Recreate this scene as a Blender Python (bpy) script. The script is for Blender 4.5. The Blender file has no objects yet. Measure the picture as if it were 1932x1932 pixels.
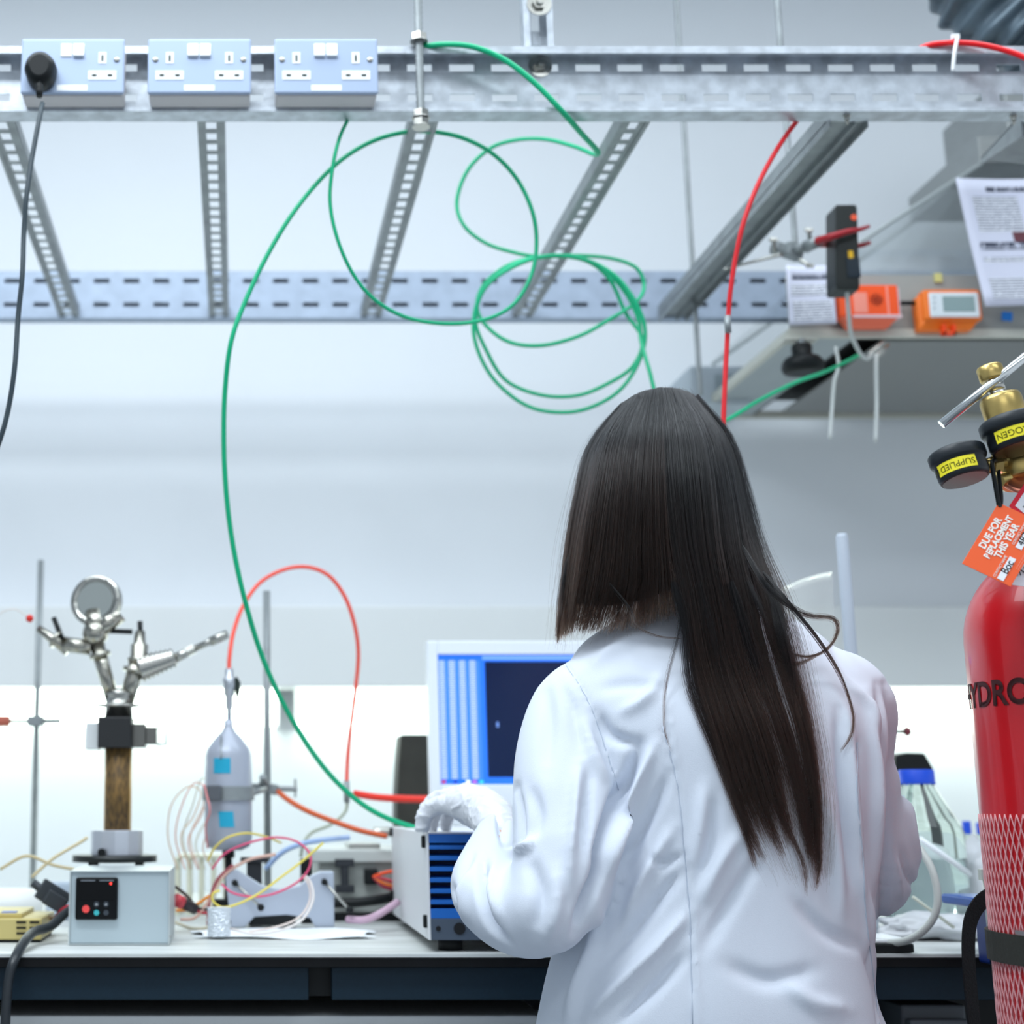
import bpy, bmesh, math, random
import numpy as np
from mathutils import Vector, Matrix, Euler
from mathutils.bvhtree import BVHTree
random.seed(7); np.random.seed(7)
SC = bpy.context.scene
COL = SC.collection
# ---------------------------------------------------------------- camera, world, light, exposure
F = 35/24*1932.0
PIT = math.atan((1510-966)/F)
SP, CP = math.sin(PIT), math.cos(PIT)
PX, PY, CZ = 450.0, 966.0, 1.12
cam_d = bpy.data.cameras.new('camera'); cam = bpy.data.objects.new('camera', cam_d); COL.objects.link(cam)
cam.location = (0, 0, CZ); cam.rotation_euler = (math.pi/2+PIT, 0, 0)
cam_d.sensor_fit = 'HORIZONTAL'; cam_d.sensor_width = 24; cam_d.lens = 35
cam_d.shift_x = (966-PX)/1932; cam_d.clip_start = .02
cam_d.dof.use_dof = True; cam_d.dof.focus_distance = 1.60; cam_d.dof.aperture_fstop = 2.8
SC.camera = cam
W = bpy.data.worlds.new('world'); SC.world = W; W.use_nodes = True
W.node_tree.nodes['Background'].inputs[0].default_value = (.80, .90, 1, 1)
W.node_tree.nodes['Background'].inputs[1].default_value = .92
SC.view_settings.view_transform = 'Standard'; SC.view_settings.look = 'None'
SC.view_settings.gamma = 1; SC.view_settings.exposure = 0.0; SC.view_settings.use_curve_mapping = False
def area(name, loc, size, power, col, rot=(0,0,0)):
    d = bpy.data.lights.new(name, 'AREA'); d.shape = 'RECTANGLE'; d.size, d.size_y = size; d.energy = power; d.color = col
    o = bpy.data.objects.new(name, d); COL.objects.link(o); o.location = loc; o.rotation_euler = rot; return o
area('unseen_ceiling_lamp', (-.5, .9, 3.12), (1.5, .4), 40, (.86, .94, 1))
area('unseen_ceiling_lamp', (.1, 1.85, 3.12), (3.4, .9), 50, (.84, .93, 1))  # unseen lamp added near the back wall to brighten it
area('unseen_ceiling_lamp', (1.5, .2, 3.12), (1.5, .5), 14, (.86, .94, 1))
area('unseen_ceiling_lamp', (-.3, -1.2, 3.12), (1.8, .5), 20, (.86, .94, 1))

# ---------------------------------------------------------------- helpers
def at(u, v, Y):
    """world point at depth Y seen at (u,v) of the 1932 frame"""
    b = (PY-v)/F; k = Y/(CP-SP*b)
    return Vector((k*(u-PX)/F, Y, CZ+k*(SP+CP*b)))
def mpp(v, Y): return Y/(CP-SP*(PY-v)/F)/F
def proj(P):
    P = np.asarray(P, float); z = P[..., 2]-CZ
    d = P[..., 1]*CP+z*SP; h = -P[..., 1]*SP+z*CP
    return PX+F*P[..., 0]/d, PY-F*h/d
def lin(h):
    h = h.lstrip('#'); c = [int(h[i:i+2], 16)/255 for i in (0, 2, 4)]
    return tuple(x/12.92 if x <= .04045 else ((x+.055)/1.055)**2.4 for x in c)+(1,)
MATS = {}
def mat(name, col='#cccccc', rough=.5, metal=0, noise=0, nscale=20, bump=0, bscale=80, trans=0, ior=1.45, emit=0, alpha=1, coat=0, aniso=None, spec=.5, col2=None, sss=0):
    if name in MATS: return MATS[name]
    m = bpy.data.materials.new(name); m.use_nodes = True; nt = m.node_tree; N = nt.nodes; L = nt.links
    p = N['Principled BSDF']; c = lin(col)
    p.inputs['Base Color'].default_value = c; p.inputs['Roughness'].default_value = rough
    p.inputs['Metallic'].default_value = metal; p.inputs['Transmission Weight'].default_value = trans
    p.inputs['IOR'].default_value = ior; p.inputs['Alpha'].default_value = alpha
    p.inputs['Coat Weight'].default_value = coat; p.inputs['Specular IOR Level'].default_value = spec
    if emit: p.inputs['Emission Color'].default_value = c; p.inputs['Emission Strength'].default_value = emit
    tc = N.new('ShaderNodeTexCoord')
    if noise or col2:
        n = N.new('ShaderNodeTexNoise'); n.inputs['Scale'].default_value = nscale; n.inputs['Detail'].default_value = 6
        mp = N.new('ShaderNodeMapping'); L.new(tc.outputs['Object'], mp.inputs[0]); L.new(mp.outputs[0], n.inputs[0])
        if aniso: mp.inputs['Scale'].default_value = aniso
        mx = N.new('ShaderNodeMix'); mx.data_type = 'RGBA'
        c2 = lin(col2) if col2 else tuple(max(0, x*(1-noise)) for x in c[:3])+(1,)
        mx.inputs['A'].default_value = c2; mx.inputs['B'].default_value = c
        r = N.new('ShaderNodeMapRange'); r.inputs[1].default_value = .35; r.inputs[2].default_value = .65
        L.new(n.outputs[0], r.inputs[0]); L.new(r.outputs[0], mx.inputs['Factor']); L.new(mx.outputs['Result'], p.inputs['Base Color'])
    if bump:
        n = N.new('ShaderNodeTexNoise'); n.inputs['Scale'].default_value = bscale; n.inputs['Detail'].default_value = 4
        L.new(tc.outputs['Object'], n.inputs[0]); b = N.new('ShaderNodeBump'); b.inputs['Strength'].default_value = bump; b.inputs['Distance'].default_value = .002
        L.new(n.outputs[0], b.inputs['Height']); L.new(b.outputs[0], p.inputs['Normal'])
    MATS[name] = m; return m
def basis(ax):
    ax = Vector(ax).normalized(); a = Vector((0, 0, 1)) if abs(ax.z) < .9 else Vector((1, 0, 0))
    x = a.cross(ax).normalized(); return x, ax.cross(x), ax
class MB:
    def __init__(s): s.bm = bmesh.new(); s.M = Matrix()
    def _f(s, vs, smooth=False, mi=0):
        try:
            f = s.bm.faces.new(vs); f.smooth = smooth; f.material_index = mi; return f
        except ValueError: return None
    def v(s, p): return s.bm.verts.new(s.M @ Vector(p))
    def box(s, c, size, rot=None, mi=0):
        R = Euler(rot).to_matrix() if rot else Matrix.Identity(3)
        hx, hy, hz = [q/2 for q in size]; c = Vector(c)
        V = [s.v(c+R@Vector((a*hx, b*hy, d*hz))) for a in (-1, 1) for b in (-1, 1) for d in (-1, 1)]
        for q in ((0,1,3,2),(4,6,7,5),(0,4,5,1),(2,3,7,6),(0,2,6,4),(1,5,7,3)): s._f([V[i] for i in q], False, mi)
        return s
    def bb(s, a, b, mi=0):
        a = Vector(a); b = Vector(b); return s.box((a+b)/2, [abs(q) for q in (b-a)], mi=mi)
    def rings(s, rs, caps=True, smooth=True, mi=0, closed=False):
        R = [[s.v(p) for p in r] for r in rs]; n = len(R[0])
        m = len(R) if closed else len(R)-1
        for i in range(m):
            A, B = R[i], R[(i+1) % len(R)]
            for j in range(n): s._f([A[j], A[(j+1) % n], B[(j+1) % n], B[j]], smooth, mi)
        if caps and not closed: s._f(R[0][::-1], False, mi); s._f(R[-1], False, mi)
        return s
    def cyl(s, p0, p1, r, r1=None, n=20, caps=True, mi=0):
        return s.lathe([(r, 0), (r if r1 is None else r1, (Vector(p1)-Vector(p0)).length)], p0, Vector(p1)-Vector(p0), n, caps, mi, smooth=True)
    def lathe(s, prof, o, ax=(0, 0, 1), n=24, caps=True, mi=0, smooth=True):
        x, y, z = basis(ax); o = Vector(o); rs = []
        for r, h in prof:
            r = max(r, 1e-5); rs.append([o+z*h+(x*math.cos(t)+y*math.sin(t))*r for t in [2*math.pi*k/n for k in range(n)]])
        return s.rings(rs, caps, smooth, mi)
    def tube(s, path, r, n=8, mi=0):
        P = [Vector(p) for p in path]; rs = []; x = None
        for i, p in enumerate(P):
            t = (P[min(i+1, len(P)-1)]-P[max(i-1, 0)])
            if t.length < 1e-9: continue
            t.normalize()
            if x is None: x = basis(t)[0]
            else: x = (x-t*x.dot(t)).normalized()
            y = t.cross(x); rr = r(i/(len(P)-1)) if callable(r) else r
            rs.append([p+(x*math.cos(a)+y*math.sin(a))*rr for a in [2*math.pi*k/n for k in range(n)]])
        return s.rings(rs, True, True, mi)
    def prism(s, pts, off, mi=0):
        """outline of 3D points extruded by vector off"""
        off = Vector(off); A = [s.v(p) for p in pts]; B = [s.v(Vector(p)+off) for p in pts]; n = len(A)
        s._f(A, False, mi); s._f(B[::-1], False, mi)
        for i in range(n): s._f([A[i], B[i], B[(i+1) % n], A[(i+1) % n]], False, mi)
        return s
    def ball(s, c, r, n=16, scale=(1, 1, 1), mi=0):
        m = n//2; c = Vector(c)
        rs = [[c+Vector((r*scale[0]*math.sin(a)*math.cos(t), r*scale[1]*math.sin(a)*math.sin(t), r*scale[2]*math.cos(a))) for t in [2*math.pi*k/n for k in range(n)]] for a in [max(.02, min(math.pi-.02, math.pi*i/m)) for i in range(m+1)]]
        return s.rings(rs, True, True, mi)
    def build(s, name, m, parent=None, bevel=0, seg=2, label=None, subsurf=0):
        me = bpy.data.meshes.new(name); bmesh.ops.recalc_face_normals(s.bm, faces=s.bm.faces); s.bm.to_mesh(me); s.bm.free()
        for q in (m if isinstance(m, (list, tuple)) else [m]): me.materials.append(q)
        o = bpy.data.objects.new(name, me); COL.objects.link(o)
        if parent is not None:
            o.parent = parent; o.matrix_parent_inverse = Matrix.Translation(-parent.location) if parent.type == 'EMPTY' else Matrix()
            if parent.type != 'EMPTY' and parent.parent is not None: o.matrix_parent_inverse = Matrix()
        if bevel:
            b = o.modifiers.new('bevel', 'BEVEL'); b.width = bevel; b.segments = seg; b.limit_method = 'ANGLE'; b.angle_limit = .7; b.harden_normals = False
        if label: o['label'] = label
        return o
def tag(o, label, cat, group=None):
    o['label'] = label; o['category'] = cat
    if group: o['group'] = group
    return o
def thing(name, label, cat, loc=(0, 0, 0), group=None):
    o = bpy.data.objects.new(name, None); COL.objects.link(o); o.location = loc; o.empty_display_size = .05
    return tag(o, label, cat, group)
def struct(o): o['kind'] = 'structure'; return o
def spline(pts, k=10):
    P = [Vector(p) for p in pts]; P = [P[0]*2-P[1]]+P+[P[-1]*2-P[-2]]; out = []
    for i in range(1, len(P)-2):
        a, b, c, d = P[i-1:i+3]
        for j in range(k):
            t = j/k; out.append(.5*((2*b)+(c-a)*t+(2*a-5*b+4*c-d)*t*t+(3*b-a-3*c+d)*t**3))
    return out+[P[-2]]
def cable(name, pts, r, m, parent=None, k=8, n=8):
    """pts: (u,v,Y)"""
    return MB().tube(spline([at(*p) for p in pts], k), r, n).build(name, m, parent)
def text(s, name, m, size, M, parent=None, extrude=.0002, align='CENTER', offset=0):
    c = bpy.data.curves.new(name, 'FONT'); c.body = s; c.size = size; c.extrude = extrude; c.align_x = align; c.align_y = 'CENTER'; c.offset = offset
    t = bpy.data.objects.new(name, c); COL.objects.link(t); t.matrix_world = M; bpy.context.view_layer.update()
    me = bpy.data.meshes.new_from_object(t.evaluated_get(bpy.context.evaluated_depsgraph_get())); me.transform(M)
    bpy.data.objects.remove(t); o = bpy.data.objects.new(name, me); me.materials.clear(); me.materials.append(m); COL.objects.link(o)
    if parent is not None: o.parent = parent; o.matrix_parent_inverse = Matrix.Translation(-parent.location) if parent.type == 'EMPTY' else Matrix()
    return o
def frame(o, x, y):
    """matrix with origin o, x axis x, y axis y"""
    x = Vector(x).normalized(); z = x.cross(Vector(y)).normalized(); y = z.cross(x)
    return Matrix(((x.x, y.x, z.x, o[0]), (x.y, y.y, z.y, o[1]), (x.z, y.z, z.z, o[2]), (0, 0, 0, 1)))
def perf(mb, x0, x1, z0, z1, y, th, rows, holes):
    """vertical perforated plate in the XZ plane; rows: (zlo,zhi); holes: list of (xlo,xhi)"""
    zs = z0
    for lo, hi in sorted(rows):
        mb.bb((x0, y, zs), (x1, y+th, lo)); xs = x0
        for a, b in sorted(holes):
            if a > xs: mb.bb((xs, y, lo), (a, y+th, hi))
            xs = b
        mb.bb((xs, y, lo), (x1, y+th, hi)); zs = hi
    mb.bb((x0, y, zs), (x1, y+th, z1))
# materials
galv = mat('galvanised_steel', '#c9d0d8', .42, .55, noise=.28, nscale=45, bump=.15, bscale=120)
galv_r = mat('darkened_galvanised', '#a3b0c2', .5, .35, noise=.13, nscale=30, bump=.1, bscale=120)  # rear rail's copy of the galvanised, dimmed in colour against overexposure
galv_d = mat('dull_steel', '#9aa0a2', .5, .5, noise=.2, nscale=30)
steel = mat('bright_steel', '#b4b3ad', .22, 1)
chrome = mat('chrome', '#a9a69c', .22, 1)
alu = mat('aluminium', '#cfd2da', .35, .8)
blackp = mat('black_plastic', '#101416', .45, spec=.3)
blackr = mat('black_rubber', '#0c0e10', .7)
whitep = mat('white_plastic', '#f4f6f8', .35)
offw = mat('off_white_paint', '#dcdfe0', .4)
brass = mat('brass', '#c9ae6c', .3, .9, noise=.1, nscale=60)
paper = mat('paper', '#eef0f6', .8)
green = mat('green_cable', '#00b47e', .4)
red = mat('red_cable', '#e0202a', .4)
orange = mat('orange_tube', '#ff5f3c', .45)
# ---------------------------------------------------------------- room
wallm = mat('wall_paint', '#e6eaee', .7, noise=.02, nscale=3)
struct(MB().bb((-4, 3.25, 0), (5, 3.35, 3.2)).build('wall_back', wallm))
struct(MB().bb((-4, -4, -.1), (5, 3.35, 0)).build('floor', mat('floor_vinyl', '#8b9196', .4, noise=.1, nscale=40)))
struct(MB().bb((-4, -4, 3.2), (5, 3.35, 3.3)).build('ceiling', mat('ceiling_paint', '#dfe3e6', .8)))
struct(MB().bb((-4.1, -4, 0), (-4, 3.35, 3.2)).build('wall_left', wallm))
# light box shelf on the wall with glowing diffusers under it
zt, zb = at(0, 1143, 3.1).z, at(0, 1296, 3.1).z
o = MB().bb((-2.2, 3.1, zb), (4.2, 3.249, zt)).build('shelf_housing', offw, bevel=.003)
tag(o, 'long pale shelf housing on the back wall above the glowing strip lights', 'shelf')
glow = mat('lit_diffuser', '#f4fff4', .4, emit=4.5)
k = 0
for a, b, lab in ((-300, 522, 'left glowing strip light on the back wall behind the steel chamber'), (562, 1010, 'glowing strip light on the back wall ending behind the monitor'),
                  (1050, 1560, 'strip light on the back wall hidden mostly behind the person'), (1600, 2300, 'right glowing strip light on the back wall beside the red cylinder')):
    A = at(a, 1298, 3.16); B = at(b, 1368, 3.16)
    t = thing('strip_light', lab, 'light', ((A.x+B.x)/2, 3.2, A.z), 'strip lights under the wall shelf')
    MB().bb((A.x, 3.165, B.z), (B.x, 3.235, A.z-.001)).build('diffuser', glow, t, bevel=.004)
    MB().bb((A.x-.006, 3.175, B.z-.003), (A.x+.002, 3.248, A.z-.001)).build('end_cap', whitep, t)
    MB().bb((B.x-.002, 3.175, B.z-.003), (B.x+.006, 3.248, A.z-.001)).build('end_cap', whitep, t)
# ---------------------------------------------------------------- bench
BZ = at(0, 1800, 1.95).z
benchtop = mat('pale_laminate', '#d9dcdb', .45, col2='#b9bcb8', nscale=5, aniso=(1, 6, 1), bump=.05)
bdark = mat('bench_edge', '#0e0f12', .5, noise=.3, nscale=30, spec=.25)
bpanel = mat('slate_panel', '#142a38', .5, spec=.3, noise=.12, nscale=300)
t = thing('lab_bench', 'long lab bench with pale worktop and dark slate front panels', 'bench', (.9, 2.55, 0))
MB().bb((-2, 1.95, BZ-.004), (3.2, 3.249, BZ)).build('worktop', benchtop, t)
ze = at(0, 1826, 1.95).z
MB().bb((-2, 1.952, ze), (3.2, 3.24, BZ-.004)).build('worktop_core', bdark, t, bevel=.001)
zp = at(0, 1887, 1.965).z
xg0, xg1 = at(582, 1850, 1.965).x, at(626, 1850, 1.965).x
for x0, x1 in ((-2, xg0), (xg1, 3.2)):
    MB().bb((x0, 1.965, zp), (x1, 1.985, ze-.0005)).build('front_rail', bpanel, t, bevel=.0012)
MB().bb((xg0-.02, 1.99, zp+.002), (xg1+.02, 2.02, ze)).build('rail_joint', blackp, t)
for x in (-1.9, -.6, .75, 2.1, 3.1): MB().bb((x-.03, 2.03, 0), (x+.03, 2.09, ze)).build('leg', galv_d, t); MB().bb((x-.03, 3.1, 0), (x+.03, 3.16, ze)).build('leg', galv_d, t)
MB().bb((-1.98, 2.2, .5), (3.18, 2.22, ze)).build('modesty_panel', blackp, t)
zc = at(0, 1916, 2.0).z
cx = at(1030, 1920, 2.0).x
for x0, x1, nm, col in ((-1.5, cx, 'pale', offw), (at(1700, 1900, 2.0).x, at(1822, 1900, 2.0).x, 'grey', mat('grey_front', '#5b6268', .5))):
    c = thing('under_bench_cabinet', f'{nm} cabinet standing under the {"left" if nm=="pale" else "right"} part of the lab bench', 'cabinet', ((x0+x1)/2, 2.1, 0))
    zz = zc if nm == 'pale' else at(0, 1896, 2.0).z
    MB().bb((x0, 2.0, .08), (x1, 2.19, zz)).build('carcass', col, c, bevel=.003)
    n = 3 if nm == 'pale' else 1
    for i in range(n):
        a = x0+(x1-x0)*i/n; b = x0+(x1-x0)*(i+1)/n
        dr = MB().bb((a+.003, 1.985, .1), (b-.003, 1.999, zz-.016)).build('drawer', col, c, bevel=.003)
        MB().bb(((a+b)/2-.06, 1.965, zz-.1), ((a+b)/2+.06, 1.984, zz-.085)).build('handle', galv_d, dr)
    MB().bb((x0+.01, 2.03, 0), (x1-.01, 2.18, .08)).build('plinth', blackp, c)

# ---------------------------------------------------------------- overhead cable ladder
t = thing('cable_ladder', 'galvanised slotted cable ladder hanging across the room above the bench', 'rack', (.5, 2.4, 2.07))
ZB, ZT = 2.070, 2.169
X0, X1 = -1.3, 2.6
h = [(.2596+.0604*k-.0178, .2596+.0604*k+.0178) for k in range(-25, 38)]
m = MB(); perf(m, X0, X1, ZB, ZT, 1.983, .002, [(2.1005, 2.1115), (2.1465, 2.1575)], h)
m.bb((X0, 1.952, ZB), (X1, 1.983, ZB+.002)); m.bb((X0, 1.952, ZT-.002), (X1, 1.983, ZT)); m.bb((X0, 1.952, ZT-.011), (X1, 1.954, ZT-.002)); m.bb((X0, 1.952, ZB+.002), (X1, 1.954, ZB+.006))
m.build('side_rail', galv, t, label='front slotted side rail')
h = [(-.2756+.0601*k-.016, -.2756+.0601*k+.016) for k in range(-25, 52)]
m = MB(); perf(m, X0-.5, X1+.3, ZB, ZT, 2.867, .002, [(2.0935, 2.1025), (2.1435, 2.1525)], h)
m.bb((X0-.5, 2.869, ZB), (X1+.3, 2.90, ZB+.002)); m.bb((X0-.5, 2.869, ZT-.002), (X1+.3, 2.90, ZT)); m.bb((X0-.5, 2.898, ZB), (X1+.3, 2.90, ZT))  # back plate added to close the channel so its slots read dark
m.build('side_rail', galv_r, t, label='rear slotted side rail')
def rung(xf, w, slots, name='rung'):
    m = MB(); z0 = ZB+.004; hw = w/2; y0, y1 = 1.985, 2.867
    m.bb((xf-hw, y0, z0), (xf-hw+.002, y1, z0+.022)); m.bb((xf+hw-.002, y0, z0), (xf+hw, y1, z0+.022))
    if slots:
        s = .0075
        m.bb((xf-hw, y0, z0), (xf-s, y1, z0+.002)); m.bb((xf+s, y0, z0), (xf+hw, y1, z0+.002)); y = y0
        m.bb((xf-hw, y0, z0-.0015), (xf-s-.006, y1, z0)); m.bb((xf+s+.006, y0, z0-.0015), (xf+hw, y1, z0))
        while y < y1:
            m.bb((xf-s, y, z0), (xf+s, min(y+.011, y1), z0+.002)); y += .036
    else:
        m.bb((xf-hw, y0, z0), (xf+hw, y1, z0+.002)); m.bb((xf-hw, y0, z0-.012), (xf-hw+.002, y1, z0)); m.bb((xf+hw-.002, y0, z0-.012), (xf+hw, y1, z0)); m.bb((xf+hw*.25, y0, z0-.010), (xf+hw*.25+.002, y1, z0))
    return m.build(name, galv_d, t)
for u in (413, 700, 985, 130, -160):
    rung(at(u, 590, 2.867).x, .040, True)
rung(at(1268, 590, 2.867).x, .055, False, 'cross_beam')
# bolts on the rail
def bolt(c, ax, parent, r=.008, wr=.017):
    c = Vector(c); ax = Vector(ax)
    MB().lathe([(wr, 0), (wr, .002)], c, ax, 20).lathe([(r*1.2, .002), (r*1.2, .008)], c, ax, 6, smooth=False).lathe([(r*.6, .008), (r*.6, .013)], c, ax, 12).build('bolt', steel, parent)
bolt(at(1019, 125, 1.983), (0, -1, 0), t)
bolt((at(1600, 213, 1.96).x, 1.965, ZB), (0, 0, -1), t, .003, .005)
bolt((at(1915, 213, 1.96).x, 1.965, ZB), (0, 0, -1), t, .003, .005)
# threaded rods
def rod(u, v, Y, zlo, lab, r=.005, nuts=()):
    p = at(u, v, Y)
    t = thing('threaded_rod', lab, 'rod', (p.x, Y, 3.2), 'rods hanging from the ceiling')
    m = MB(); z = zlo; prof = []
    n = int((3.199-zlo)/.004)
    for i in range(n+1): prof.append((r if i % 2 else r*.88, (3.199-zlo)*i/n))
    m.lathe(prof, (p.x, Y, zlo), (0, 0, 1), 12); m.build('rod_shaft', galv_d, t)
    for zz in nuts: MB().lathe([(r*1.9, 0), (r*1.9, .010)], (p.x, Y, zz), (0, 0, 1), 6, smooth=False).lathe([(r*2.1, -.0018), (r*2.1, 0)], (p.x, Y, zz), (0, 0, 1), 16).build('nut', steel, t)
rod(792, 140, 1.945, at(0, 238, 1.945).z, 'threaded rod with nuts passing down the front rail right of the sockets', .006, (ZT+.004, ZB-.013, ZB-.026))
rod(1490, 320, 2.45, at(0, 492, 2.45).z, 'rod on the right carrying the clamp that grips the black device')
rod(1290, 230, 2.75, at(0, 745, 2.75).z, 'thin long rod hanging between the person and the cable ladder beam', .005)
# slotted hanger
hx0, hx1 = at(988, 60, 1.99).x, at(1043, 60, 1.99).x
t = thing('slotted_hanger', 'vertical slotted steel hanger strut above the front rail with a bolt', 'bracket', ((hx0+hx1)/2, 2.0, ZT))
xm = (hx0+hx1)/2; zh = at(0, 80, 1.99).z
m = MB().bb((hx0, 1.985, ZT), (hx0+.003, 2.012, 3.199)).bb((hx1-.003, 1.985, ZT), (hx1, 2.012, 3.199)).bb((hx0+.003, 1.985, ZT), (hx0+.009, 1.988, 3.199)).bb((hx1-.009, 1.985, ZT), (hx1-.003, 1.988, 3.199))
z = ZT
m.bb((hx0, 2.010, ZT), (xm-.006, 2.012, 3.199)).bb((xm+.006, 2.010, ZT), (hx1, 2.012, 3.199))
while z < 3.15: m.bb((xm-.006, 2.010, z+.032), (xm+.006, 2.012, min(z+.055, 3.199))); z += .055
m.build('strut', galv, t, bevel=.0005)
bolt(at(1017, 8, 1.985), (0, -1, 0), t, .009, .018)
# vertical bracket at the right end of the rail
p = at(1905, 215, 1.985)
t = thing('beam_bracket', 'grey steel angle bracket under the right end of the front rail', 'bracket', (p.x, 2.1, ZB))
a, b, c, d = at(1850, 296, 2.2), at(1925, 215, 2.0), at(2010, 235, 2.0), at(1990, 308, 2.2)
MB().prism([a, b, c, d], (0, 0, -.006)).prism([a, b, b+Vector((0, 0, -.035)), a+Vector((0, 0, -.012))], (.004, 0, 0)).build('plate', galv_d, t, bevel=.001)

# ---------------------------------------------------------------- sockets
sock = mat('grey_metal_plate', '#a6b6d0', .42, .1); white2 = mat('socket_white', '#f7f9fa', .35)
ZS0, ZS1 = 2.074, 2.157
def socket(x, lab, plugged):
    t = thing('double_socket', lab, 'socket', (x, 1.93, ZS0), 'double sockets fixed to the front rail')
    w = .0715
    MB().bb((x-w+.0015, 1.914, ZS0), (x+w-.0015, 1.9515, ZS1-.002)).build('back_box', mat('back_box_grey', '#c6c2c4', .5), t, bevel=.003)
    MB().bb((x-w, 1.908, ZS0+.001), (x+w, 1.914, ZS1)).build('face_plate', sock, t, bevel=.0035, seg=3)
    for i, sx in enumerate((-1, 1)):
        cxx = x+sx*.041; shift = 0
        if plugged and sx < 0: pass
        else:
            MB().bb((cxx-.0055, 1.9072, ZS0+.045), (cxx+.0055, 1.908, ZS0+.062)).build('earth_shutter', white2, t, bevel=.0007)
            MB().bb((cxx-.0195, 1.9072, ZS0+.021), (cxx+.0195, 1.908, ZS0+.0345)).build('pin_shutter', white2, t, bevel=.0007)
            m = MB().bb((cxx-.0013, 1.9066, ZS0+.0485), (cxx+.0013, 1.9071, ZS0+.0575))
            for q in (-.0108, .0108): m.bb((cxx+q-.0032, 1.9066, ZS0+.026), (cxx+q+.0032, 1.9071, ZS0+.0288))
            m.build('pin_holes', mat('hole_dark', '#0b2a1a', .8), t)
            cy = x+sx*.0607
            MB().lathe([(.0042, 0), (.0038, .0012), (.001, .0016)], (cy, 1.908, ZS0+.051), (0, -1, 0), 14).build('screw', steel, t)
        cxx = x+sx*.0085-.0005
        m = MB(); m.prism([(cxx-.0075, 1.9078, ZS1-.008), (cxx-.0075, 1.9065, ZS1-.009), (cxx-.0075, 1.903 if not (plugged and sx < 0) else 1.9062, ZS1-.0275), (cxx-.0075, 1.9078, ZS1-.0285)], (.015, 0, 0))
        m.build('switch', white2, t, bevel=.0008)
    MB().bb((x-.021, 1.9076, ZS0+.005), (x+.021, 1.908, ZS0+.0135)).build('maker_plate', white2, t)
socket(-.229, 'grey metal double socket with a black plug in it', True)
socket(-.054, 'grey metal double socket in the middle of the three, both sides empty', False)
socket(.121, 'grey metal double socket nearest the threaded rod, both sides empty', False)
# plug and lead
pc = at(79, 142, 1.905)
t = thing('mains_plug', 'black mains plug in the leftmost socket with its lead hanging down', 'plug', pc)
r = .0225
prof = [(-.9, -.0), (-.6, .8), (0, 1), (.6, .8), (.9, 0)]
outl = [Vector((pc.x+r*math.cos(a)*(1 if math.sin(a) > 0 else .92), 0, pc.z+r*1.12*math.sin(a))) for a in [2*math.pi*i/28 for i in range(28)]]
m = MB()
def sc_(o, s, y): return [Vector((pc.x+(q.x-pc.x)*s, y, pc.z+(q.z-pc.z)*s)) for q in o]
m.rings([sc_(outl, .96, 1.9065), sc_(outl, 1, 1.900), sc_(outl, .97, 1.888), sc_(outl, .86, 1.879), sc_(outl, .6, 1.874)]); m.build('plug_body', blackp, t)
MB().lathe([(.0062, 0), (.0055, .006), (.0058, .008), (.005, .012), (.0052, .014), (.004, .022)], (pc.x, 1.885, pc.z-.021), (.02, -.1, -1), 14).build('strain_relief', blackp, t)
MB().prism([(pc.x+.005, 1.8785, pc.z-.006), (pc.x+.0115, 1.881, pc.z-.0015), (pc.x+.007, 1.880, pc.z-.0095)], (0, -.0008, 0)).build('arrow_mark', whitep, t)
cable('lead', [(80, 195, 1.885), (73, 230, 1.87), (60, 300, 1.86), (50, 370, 1.85), (45, 440, 1.85), (42, 520, 1.84), (34, 600, 1.84), (28, 690, 1.83), (16, 770, 1.83), (-2, 835, 1.83), (-40, 930, 1.85)], .0034, mat('lead_grey', '#2c3a42', .5), t)

# ---------------------------------------------------------------- long cables
A = [(660,218,1.99),(640,262,1.96),(627,320,1.96),(623,385,1.97),(638,455,1.98),(668,520,2.0),(710,568,2.02),(770,600,2.05),(845,611,2.08),(915,603,2.1),(968,575,2.1),(1000,525,2.1),(1012,468,2.1),(1006,405,2.1),(978,342,2.1),(932,292,2.08),(872,260,2.04),(805,248,2.03),(745,253,2.04),(685,275,2.04),(625,318,2.02),(560,392,2.0),(505,480,2.0),(460,575,2.0),(436,645,2.0),(425,730,2.02),(422,820,2.04),(426,920,2.06),(438,1020,2.08),(460,1125,2.1),(495,1240,2.14),(540,1338,2.18),(590,1420,2.22),(640,1480,2.26),(700,1528,2.29),(770,1558,2.32),(850,1576,2.36)]
o = cable('hanging_cable', A, lambda s: .0026+.0015*s, green, k=8); tag(o, 'green cable making one big loop and sweeping down to the instrument', 'cable')
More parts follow.
